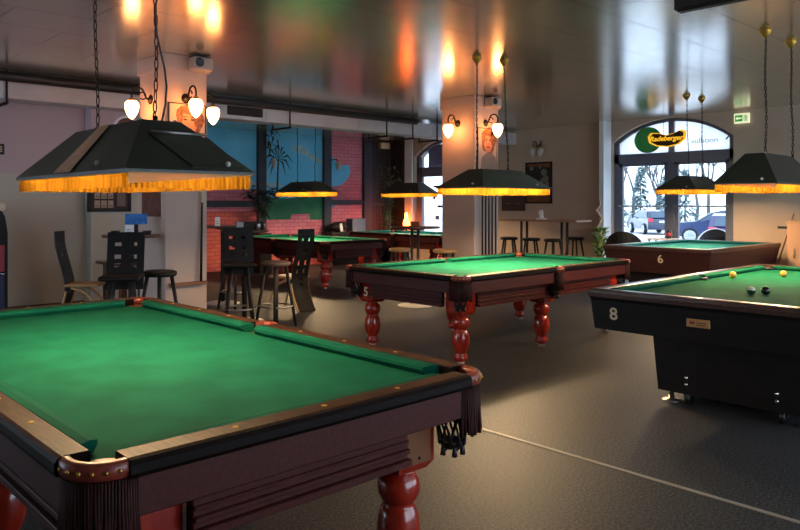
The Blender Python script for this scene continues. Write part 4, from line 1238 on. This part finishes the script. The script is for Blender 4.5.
for i, (x, y) in enumerate(((5.02, 7.28), (5.07, 7.32), (5.13, 7.30))):
    b = MB(); b.lathe([(0, 0), (.016, 0), (.018, .07), (.015, .075), (0, .076)], (0, 0, 0), 12)
    o = b.build('drinking_glass', 'steel', None, (x, y, 1.141)); tag(o, 'small glass in the row on the edge of the black box table', 'glass', 'small glasses on the bar table')
t = thing('napkin_holder', 'white napkin holder on the long back-wall table', 'napkin holder', (12.70, 8.30, 1.145), 0)
b = MB(); b.box(-.05, -.11, 0, .05, .09, .025, .004); b.build('base', 'white_card', t)
b = MB(); b.prism([(-.06, .02), (.04, .02), (.03, .08), (.06, .13), (.03, .19), (-.02, .19), (-.04, .12), (-.02, .08)], -.02, .02, 'yzx'); b.build('napkins', 'white_card', t)
t = thing('candle_box', 'small tan box on the twin-post high table', 'box', (7.60, 7.06, 1.14), .7)
b = MB(); b.box(-.05, -.06, 0, .05, .06, .06, .004); b.build('body', 'plate_wood', t)
b = MB(); b.box(-.055, -.065, .06, .055, .065, .07, .003); b.build('lid', 'table_wood', t)

# ------------------------------------------------------------------ plants
def leaf(b, p, d, L, w, droop, mi=0):
    d = Vector(d).normalized(); up = Vector((0, 0, 1)); s = d.cross(up)
    if s.length < 1e-3: s = Vector((1, 0, 0))
    s.normalize(); p = Vector(p); prev = None; v = []
    for i in range(4):
        t = i / 3; q = p + d * (L * t) - up * (droop * t * t * L); ww = w * (.25, 1, .8, .04)[i]
        v += [q - s * ww / 2, q + up * ww * .12, q + s * ww / 2]
    f = []
    for i in range(3):
        a = i * 3
        f += [(a, a + 1, a + 4, a + 3), (a + 1, a + 2, a + 5, a + 4)]
    b.add(v, f, smooth=True, mi=mi)
def pot(name, mt, r, h, t, z=0):
    b = MB(); b.lathe([(0, 0), (r * .75, 0), (r * .98, h * .9), (r * 1.05, h * .9), (r * 1.05, h), (r * .9, h), (r * .86, h * .88), (0, h * .86)], (0, 0, z), 18); b.build(name, mt, t)
def bushy(label, loc, ph, n, H, R, lm, pr=.12, phh=.2, stems=5, L=.16, potm='terracotta'):
    t = thing('potted_plant', label, 'plant', loc)
    pot('pot', potm, pr, phh, t)
    s = MB(); b = MB()
    for k in range(stems):
        a = 2 * PI * k / stems + random.random(); rr = R * random.uniform(.3, .9)
        pts = [(0, 0, phh * .9), (rr * .35 * math.cos(a), rr * .35 * math.sin(a), phh + H * .45), (rr * math.cos(a), rr * math.sin(a), phh + H * random.uniform(.75, 1))]
        s.tube(pts, [.009, .007, .004], 6)
        for j in range(n):
            u = random.uniform(.25, 1.0)
            q = Vector(pts[0]).lerp(Vector(pts[1]), min(1, u * 2)) if u < .5 else Vector(pts[1]).lerp(Vector(pts[2]), (u - .5) * 2)
            aa = random.uniform(0, 2 * PI)
            leaf(b, q, (math.cos(aa), math.sin(aa), random.uniform(-.2, .8)), L * random.uniform(.7, 1.3), L * .38, .35)
    s.build('stem', 'bark', t); b.build('foliage', lm, t)
    return t
b = MB(); b.box(-.16, -.16, 0, .16, .16, .84, .006)
tag(b.build('plant_stand', 'black_mat', None, (8.78, 12.6, 0)), 'dark square stand under the plant before the mural', 'plant stand')
bushy('dark leafy plant in a terracotta pot before the mural', (8.78, 12.6, .84), 0, 16, .85, .48, 'leaf_dark', .12, .2, 11, .2)
bushy('tall loose plant lit from below in the dark far corner', (12.72, 12.75, 0), 0, 16, 2.1, .36, 'leaf', .18, .45, 12, .17, 'black_mat')
t = thing('glow_lamp', 'glowing orange lamp in the dark far corner', 'lamp', (13.2, 12.56, 0))
b = MB(); b.lathe([(0, 0), (.12, 0), (.12, .02), (.025, .04), (.025, .84), (.05, .86), (0, .86)], (0, 0, 0), 14); b.build('stand', 'iron', t)
b = MB(); b.lathe([(.04, .86), (.075, .90), (.08, .97), (.06, 1.06), (.03, 1.1), (0, 1.1)], (0, 0, 0), 16); b.build('glass_shade', 'orange_glow', t)
b = MB(); b.lathe([(.03, 1.1), (.04, 1.14), (.03, 1.22), (0, 1.26)], (0, 0, 0), 12); b.build('flame_glass', 'yellow_glow', t)
t = thing('potted_plant', 'potted green plant with a pale twisting stem beside the door', 'plant', (12.9, 7.12, 0))
pot('pot', 'white_caster', .15, .38, t)
s = MB(); s.tube([(0, 0, .34), (-.02, .03, .6), (.03, -.03, .8), (-.03, .05, 1.0), (.03, .0, 1.18), (-.03, .07, 1.34), (.02, .02, 1.44), (.05, .05, 1.54)], [.024, .024, .024, .024, .027, .028, .024, .01], 8)
s.tube([(0, 0, .34), (.04, .08, .7), (.02, .11, .95)], [.015, .012, .006], 6); s.build('stem', 'stem', t)
b = MB()
for k in range(80):
    a = random.uniform(0, 2 * PI)
    leaf(b, (.06 * math.cos(a), .06 * math.sin(a), random.uniform(.4, .95)), (math.cos(a) * .6, math.sin(a) * .6, 1), random.uniform(.2, .36), .06, .6)
b.build('foliage', 'leaf_bright', t)
t = thing('hanging_plant', 'trailing dark plant high on the first dark mural post', 'plant', (9.32, YM - .1, 2.72))
b = MB()
for k in range(40):
    a = random.uniform(0, PI); leaf(b, (random.uniform(-.05, .35), -random.uniform(.02, .12), random.uniform(.0, .6)), (math.cos(a), -abs(math.sin(a)) * .5, -.8), .16, .04, .2)
b.build('foliage', 'leaf_dark', t)
b = MB(); b.tube([(.1, -.02, .1), (.2, -.05, .45), (.05, -.04, .6)], .008, 5); b.build('stem', 'bark', t)
for nm, x, l_ in (('mural_lamp', 9.56, 'small unlit white lamp on the first dark mural post'), ('mural_lamp', 11.5, 'small unlit white lamp on the second dark mural post')):
    t = thing(nm, l_, 'wall lamp', (x, YM - .09, 2.40))
    b = MB(); b.tube([(-.19, .06, .12), (-.1, .03, .14), (-.03, -.05, .16), (0, -.08, .1)], .012, 6); b.build('arm', 'iron', t)
    b = MB(); b.lathe([(.02, .1), (.06, .06), (.065, 0), (.03, -.1), (0, -.12)], (0, -.08, 0), 14); b.build('glass_shade', 'glass_off', t)

# sideboard along the mural with a box and a bag
t = thing('sideboard', 'dark low sideboard along the mural wall', 'sideboard', (11.62, 13.1, 0))
b = MB(); b.box(-.58, -.18, 0, .68, .19, .05); b.build('plinth', 'black_plastic', t)
b = MB(); b.box(-.6, -.2, .05, .7, .2, .78, .006); b.build('body', 'black_mat', t)
for x in (-.58, .06):
    b = MB(); b.box(x, -.215, .1, x + .6, -.2, .74, .003); d = b.build('door', 'black', t)
    h = MB(); h.tube([(x + .3, -.23, .4), (x + .3, -.23, .5)], .008, 6); h.build('handle', 'steel', d)
b = MB(); b.box(-.22, -.12, 0, .22, .12, .32, .008)
o = b.build('storage_box', 'grey_box', None, (11.93, 13.06, .782)); tag(o, 'blue-grey box on the dark sideboard', 'box')
t = thing('shoulder_bag', 'black and white bag slumped on the dark sideboard', 'bag', (11.36, 13.06, .782))
b = MB(); b.sphere((0, 0, .126), .2, 16, 10, (1.3, .7, .62)); b.build('bag_body', 'black_mat', t)
b = MB(); b.prism([(-.06, .02), (.03, .02), (-.02, .22), (-.1, .2)], -.15, -.135, 'xzy'); b.build('white_flap', 'white_card', t)

# ------------------------------------------------------------------ seats by the door, counter, machine
def tub_chair(label, loc, rz, rim):
    t = thing('tub_chair', label, 'chair', loc, rz, 'tub chairs by the door')
    b = MB(); secs = []
    for i in range(13):
        a = PI * .5 + PI * i / 12
        hh = .58 + .32 * math.sin(PI * i / 12)
        c_, s_ = math.cos(a), math.sin(a)
        secs.append([(r * c_, r * s_, z) for r, z in ((.26, .36), (.30, hh + .06), (.34, hh + .06), (.31, .36))])
    b.loft(secs, smooth=False); sh = b.build('backrest', 'black', t)
    if rim:
        b = MB(); b.tube([(.32 * math.cos(PI * .5 + PI * i / 12), .32 * math.sin(PI * .5 + PI * i / 12), .645 + .32 * math.sin(PI * i / 12)) for i in range(13)], .014, 6); b.build('pale_rim', 'white_paint', sh)
    b = MB(); b.lathe([(0, .36), (.27, .36), (.28, .42), (.26, .45), (0, .46)], (0, 0, 0), 20); b.build('seat', 'black_mat', t)
    for k in range(4):
        a = PI / 4 + k * PI / 2; b = MB(); b.tube([(.18 * math.cos(a), .18 * math.sin(a), .37), (.24 * math.cos(a), .24 * math.sin(a), 0)], .014, 6); b.build('leg', 'steel', t)
tub_chair('black rounded chair inside beside the left door leaf', (12.84, 6.6, 0), math.radians(20), False)
tub_chair('black rounded chair with a pale rim outside the right door leaf', (14.7, 5.72, 0), math.radians(200), True)
t = thing('side_table', 'pale narrow side table in front of the door', 'table', (13.2, 6.02, 0))
b = MB(); b.box(-.16, -.26, .80, .16, .26, .83, .005); b.build('tabletop', 'white_card', t)
for sx in (-1, 1):
    for sy in (-1, 1):
        b = MB(); b.box(sx * .13 - .015, sy * .22 - .015, 0, sx * .13 + .015, sy * .22 + .015, .80); b.build('leg', 'steel', t)
t = thing('candle_jar', 'dark red jar on the pale side table', 'jar', (13.17, 5.93, .83))
b = MB(); b.lathe([(0, 0), (.04, 0), (.045, .03), (.045, .13), (.03, .15), (0, .15)], (0, 0, 0), 14); b.build('jar_body', 'black_plastic', t)
b = MB(); b.lathe([(.0455, .05), (.047, .055), (.047, .10), (.0455, .105)], (0, 0, 0), 14); b.build('red_band', 'red_panel', t)
t = thing('counter_cabinet', 'pale beech cabinet at the right edge behind the black table', 'cabinet', (13.2, 3.3, 0))
b = MB(); b.box(-.28, -.6, .06, .29, .64, 1.16, .006); b.build('body', 'counter_wood', t)
b = MB(); b.box(-.30, -.62, 1.16, .295, .66, 1.19, .005); b.build('worktop', 'counter_wood', t)
b = MB(); b.box(-.25, -.57, 0, .27, .61, .06); b.build('plinth', 'black_mat', t)
for y in (-.58, .03):
    b = MB(); b.box(-.297, y, .1, -.28, y + .585, 1.13, .003); d = b.build('door', 'counter_wood', t)
    h = MB(); h.tube([(-.315, y + .5, .6), (-.315, y + .5, .75)], .008, 6); h.build('handle', 'steel', d)
b = MB(); b.box(-.20, .64, 1.06, -.12, .80, 1.10, .005); b.box(-.17, .64, .98, -.15, .66, 1.06); b.build('side_hook', 'black_plastic', t)
t = thing('cue_stick', 'brown cue leaning on the back wall left of the pale cabinet', 'cue', (12.95, 4.22, 0))
b = MB(); b.tube([(0, 0, 0), (.26, -.10, .62)], [.016, .012], 8); b.build('butt', 'table_wood', t)
b = MB(); b.tube([(.26, -.10, .62), (.535, -.21, 1.30)], [.012, .007], 8); b.build('shaft', 'plate_wood', t)
t = thing('amusement_machine', 'dark upright machine with red and navy panels, left edge', 'machine', (2.44, 9.68, 0))
b = MB(); pts = [(-.3, 0), (.3, 0), (.3, 1.1), (.27, 1.3), (.2, 1.44), (.08, 1.5), (-.08, 1.5), (-.2, 1.44), (-.27, 1.3), (-.3, 1.1)]
b.prism(pts, -.25, .25, 'xzy'); b.build('cabinet', 'black', t)
b = MB(); b.box(-.26, -.262, .62, .26, -.25, .95, .004); b.build('front_panel', 'red_panel', t)['label'] = 'red front panel'
b = MB(); b.box(-.26, -.262, .06, .26, -.25, .58, .004); b.build('front_panel', 'blue_panel', t)['label'] = 'navy front panel'
b = MB(); b.box(-.26, -.27, .585, .26, -.25, .605, .003); b.build('chrome_strip', 'chrome', t)
b = MB(); b.sphere((.235, -.2, 1.42), .07, 14, 10); b.build('globe_light', 'ball_white', t)
b = MB(); b.box(3.735, -2.4, 0, 3.765, 9.9, .004)
tag(b.build('floor_strip', 'strip_brass'), 'thin pale metal strip across the carpet', 'floor strip')

# ------------------------------------------------------------------ outside
b = MB(); b.box(XB + .4, 0, -.25, 17.5, 18, -.0, 0)
struct(b.build('terrace', 'terrace'))
b = MB(); b.box(XF - 40, YR - 40, -.6, 90, 90, -.4)
struct(b.build('ground', 'snow'))
def car(label, loc, rz, paint, sc_=1.0):
    t = thing('car', label, 'car', loc, rz, 'cars parked outside'); t.scale = (sc_,) * 3
    side = [(-2.2, .32), (-2.25, .6), (-2.2, .88), (-2.1, .98), (-1.75, 1.42), (-1.2, 1.5), (.1, 1.48), (.55, 1.36), (1.1, 1.0), (1.9, .9), (2.2, .75), (2.25, .45), (2.15, .3)]
    b = MB(); secs = []
    for y, k, zz in ((-.86, .97, .0), (-.9, 1.0, 0), (.9, 1.0, 0), (.86, .97, 0)):
        secs.append([(x * k, y * (1 - .12 * max(0, z - .95) / .5), z) for x, z in side])
    b.loft(secs); b.build('body', paint, t)
    g = MB()
    for sy in (-1, 1):
        v = [(x, sy * (.905 - .12 * .9 * (z - .95) / .5), z) for x, z in ((-1.95, 1.02), (-1.68, 1.38), (.1, 1.40), (.5, 1.3), (.95, 1.02))]
        g.add(v, [(0, 1, 2, 3, 4)])
    g.add([(-2.13, -.72, 1.04), (-2.13, .72, 1.04), (-1.82, .64, 1.38), (-1.82, -.64, 1.38)], [(0, 1, 2, 3)])
    g.add([(1.12, -.72, 1.04), (1.12, .72, 1.04), (.64, .66, 1.36), (.64, -.66, 1.36)], [(0, 1, 2, 3)])
    g.build('window_glass', 'car_glass', t)
    for sx in (-1.35, 1.38):
        for sy in (-1, 1):
            w = MB(); w.xf = Matrix.Translation((sx, sy * .84, .34)) @ Matrix.Rotation(PI / 2, 4, 'X')
            w.lathe([(0, -.09), (.3, -.1), (.34, -.07), (.34, .07), (.3, .1), (0, .09)], (0, 0, 0), 20); ww = w.build('wheel', 'tyre', t)
            w = MB(); w.xf = Matrix.Translation((sx, sy * .94, .34)) @ Matrix.Rotation(PI / 2, 4, 'X')
            w.lathe([(0, -.01), (.06, -.01), (.06, .012), (0, .012)], (0, 0, 0), 12)
            for q in range(5):
                a = 2 * PI * q / 5
                w.tube([(.03 * math.cos(a), .03 * math.sin(a), 0), (.22 * math.cos(a), .22 * math.sin(a), 0)], .028, 6)
            w.lathe([(.21, -.012), (.25, -.012), (.25, .012), (.21, .012), (.21, -.012)], (0, 0, 0), 20); w.build('rim', 'alloy', ww)
    for sy in (-1, 1):
        l_ = MB(); l_.box(-2.27, sy * .62, .78, -2.12, sy * .9, 1.0, .02); l_.build('tail_light', 'tail_red', t)
        l_ = MB(); l_.box(2.08, sy * .55, .66, 2.25, sy * .86, .8, .02); l_.build('head_light', 'alloy', t)
    l_ = MB(); l_.box(-2.28, -.26, .74, -2.24, .26, .86, .004); l_.build('number_plate', 'white_card', t)
    l_ = MB(); l_.box(-2.32, -.86, .36, -2.15, .86, .56, .03); l_.box(2.12, -.86, .34, 2.3, .86, .54, .03); l_.build('bumper', paint, t)
    l_ = MB()
    for sy in (-1, 1): l_.box(.6, sy * .92, .98, .78, sy * 1.06, 1.1, .02)
    l_.build('wing_mirror', paint, t)
car('dark blue car seen from behind through the left door pane', (44.42, 21.05, -.4), math.radians(42), 'car_navy')
car('blue car seen from the side through the right door pane', (36.15, 13.66, -.4), math.radians(112), 'car_blue', 1.05)
car('purple car cut off by the right side of the door', (30.2, 10.9, -.4), math.radians(18), 'car_purple', 1.0)

TREES_BARE = ((66.8, 34.7, 9, 'bare tree at the far left of the left door pane'), (75.5, 37.8, 10, 'second bare tree from the left behind the left door pane'), (70.8, 33.0, 8, 'bare tree behind the two middle conifers'), (83.6, 38.7, 10, 'bare tree just left of the door mullion'),
              (71.5, 29.6, 9, 'bare tree just right of the door mullion'), (83.0, 33.0, 11, 'middle bare tree in the right door pane'), (69.5, 25.0, 9, 'bare tree at the right of the right door pane'))
TREES_CON = ((49.9, 26.4, 4.4, 1.4, 'grey-green conifer farthest left in the door pane'), (58.5, 28.7, 5.0, 1.5, 'tall grey-green conifer behind the dark blue car'), (50.5, 22.9, 3.9, 1.3, 'short grey-green conifer behind the dark blue car roof'), (61.9, 26.5, 4.8, 1.4, 'grey-green conifer next to the door mullion'))
def bare_tree(label, loc, H, seed):
    rnd = random.Random(seed)
    t = thing('bare_tree', label, 'tree', loc, 0, 'bare trees across the street')
    b = MB(); tw = MB()
    def grow(p, d, L, r, dep):
        q = p + d * L
        (b if dep > 2 else tw).tube([p, p.lerp(q, .5) + Vector((rnd.uniform(-.05, .05), rnd.uniform(-.05, .05), 0)) * L, q], [r, r * .8, r * .6], 5)
        if dep == 0: return
        for _ in range(3 if dep > 1 else 2):
            nd = (d + Vector((rnd.uniform(-.6, .6), rnd.uniform(-.6, .6), rnd.uniform(-.05, .5)))).normalized()
            grow(q, nd, L * rnd.uniform(.6, .8), r * .58, dep - 1)
    grow(Vector((0, 0, 0)), Vector((0, 0, 1)), H * .32, H * .022, 5)
    b.build('trunk', 'bark', t); tw.build('twigs', 'bark', t)
for i, (x, y, h, l_) in enumerate(TREES_BARE):
    bare_tree(l_, (x, y, -.4), h, 11 + i)
def conifer(label, loc, H, R, seed):
    rnd = random.Random(seed)
    t = thing('conifer', label, 'tree', loc, 0, 'grey-green conifers across the street')
    b = MB(); b.tube([(0, 0, 0), (0, 0, H * .9)], [.09, .03], 6); b.build('trunk', 'bark', t)
    b = MB()
    for k in range(420):
        u = rnd.random() ** .8; a = rnd.uniform(0, 2 * PI); rr = R * (1 - u) * rnd.uniform(.3, 1) + .05
        leaf(b, (rr * .6 * math.cos(a), rr * .6 * math.sin(a), H * (.08 + .92 * u)), (math.cos(a), math.sin(a), rnd.uniform(-.4, .3)), .3 + .5 * (1 - u), .22, .3)
    b.build('foliage', 'conifer', t)
for i, (x, y, h, r, l_) in enumerate(TREES_CON):
    conifer(l_, (x, y, -.4), h, r, 31 + i)

# ------------------------------------------------------------------ light
w = bpy.data.worlds.new('overcast_sky'); SC.world = w; w.use_nodes = True
bg = w.node_tree.nodes['Background']; bg.inputs['Color'].default_value = (.70, .85, 1.0, 1); bg.inputs['Strength'].default_value = 0.9
def portal(loc, rot, sx, sy):
    li = bpy.data.lights.new('window_portal', 'AREA'); li.shape = 'RECTANGLE'; li.size = sx; li.size_y = sy; li.cycles.is_portal = True
    o = bpy.data.objects.new('window_portal', li); C.objects.link(o); o.location = loc; o.rotation_euler = rot
for c in (DOOR[0], WIN[0]): portal((XB + .42, c, 1.55), (0, PI / 2, 0), 3.0, 2.3)       # emits towards -X
for c in RWIN: portal((c, YR - .32, 1.55), (PI / 2, 0, 0), 2 * WW, 2.6)           # towards +Y
for c in FWIN: portal((XF - .32, c, 1.55), (0, -PI / 2, 0), 2.6, 2 * WW)               # towards +X

# ------------------------------------------------------------------ camera
cd = bpy.data.cameras.new('camera'); cam = bpy.data.objects.new('camera', cd); C.objects.link(cam)
YAW = .857
cam.location = (0, 0, 1.46); cam.rotation_euler = (PI / 2, 0, -(PI / 2 - YAW))
cd.sensor_fit = 'HORIZONTAL'; cd.sensor_width = 36; cd.lens = 36 * 716 / 800
cd.shift_x = (400 - 337) / 800; cd.shift_y = (204 - 265) / 800
cd.clip_start = .05; cd.clip_end = 300
SC.camera = cam
vs = SC.view_settings
SC.display_settings.display_device = 'sRGB'
vs.view_transform = 'Standard'; vs.look = 'None'; vs.gamma = 1; vs.use_curve_mapping = False; vs.exposure = 2.65
SC.cycles.use_denoising = True
SC.cycles.max_bounces = 8; SC.cycles.diffuse_bounces = 4; SC.cycles.glossy_bounces = 4; SC.cycles.transparent_max_bounces = 12
SC.cycles.sample_clamp_indirect = 4.0
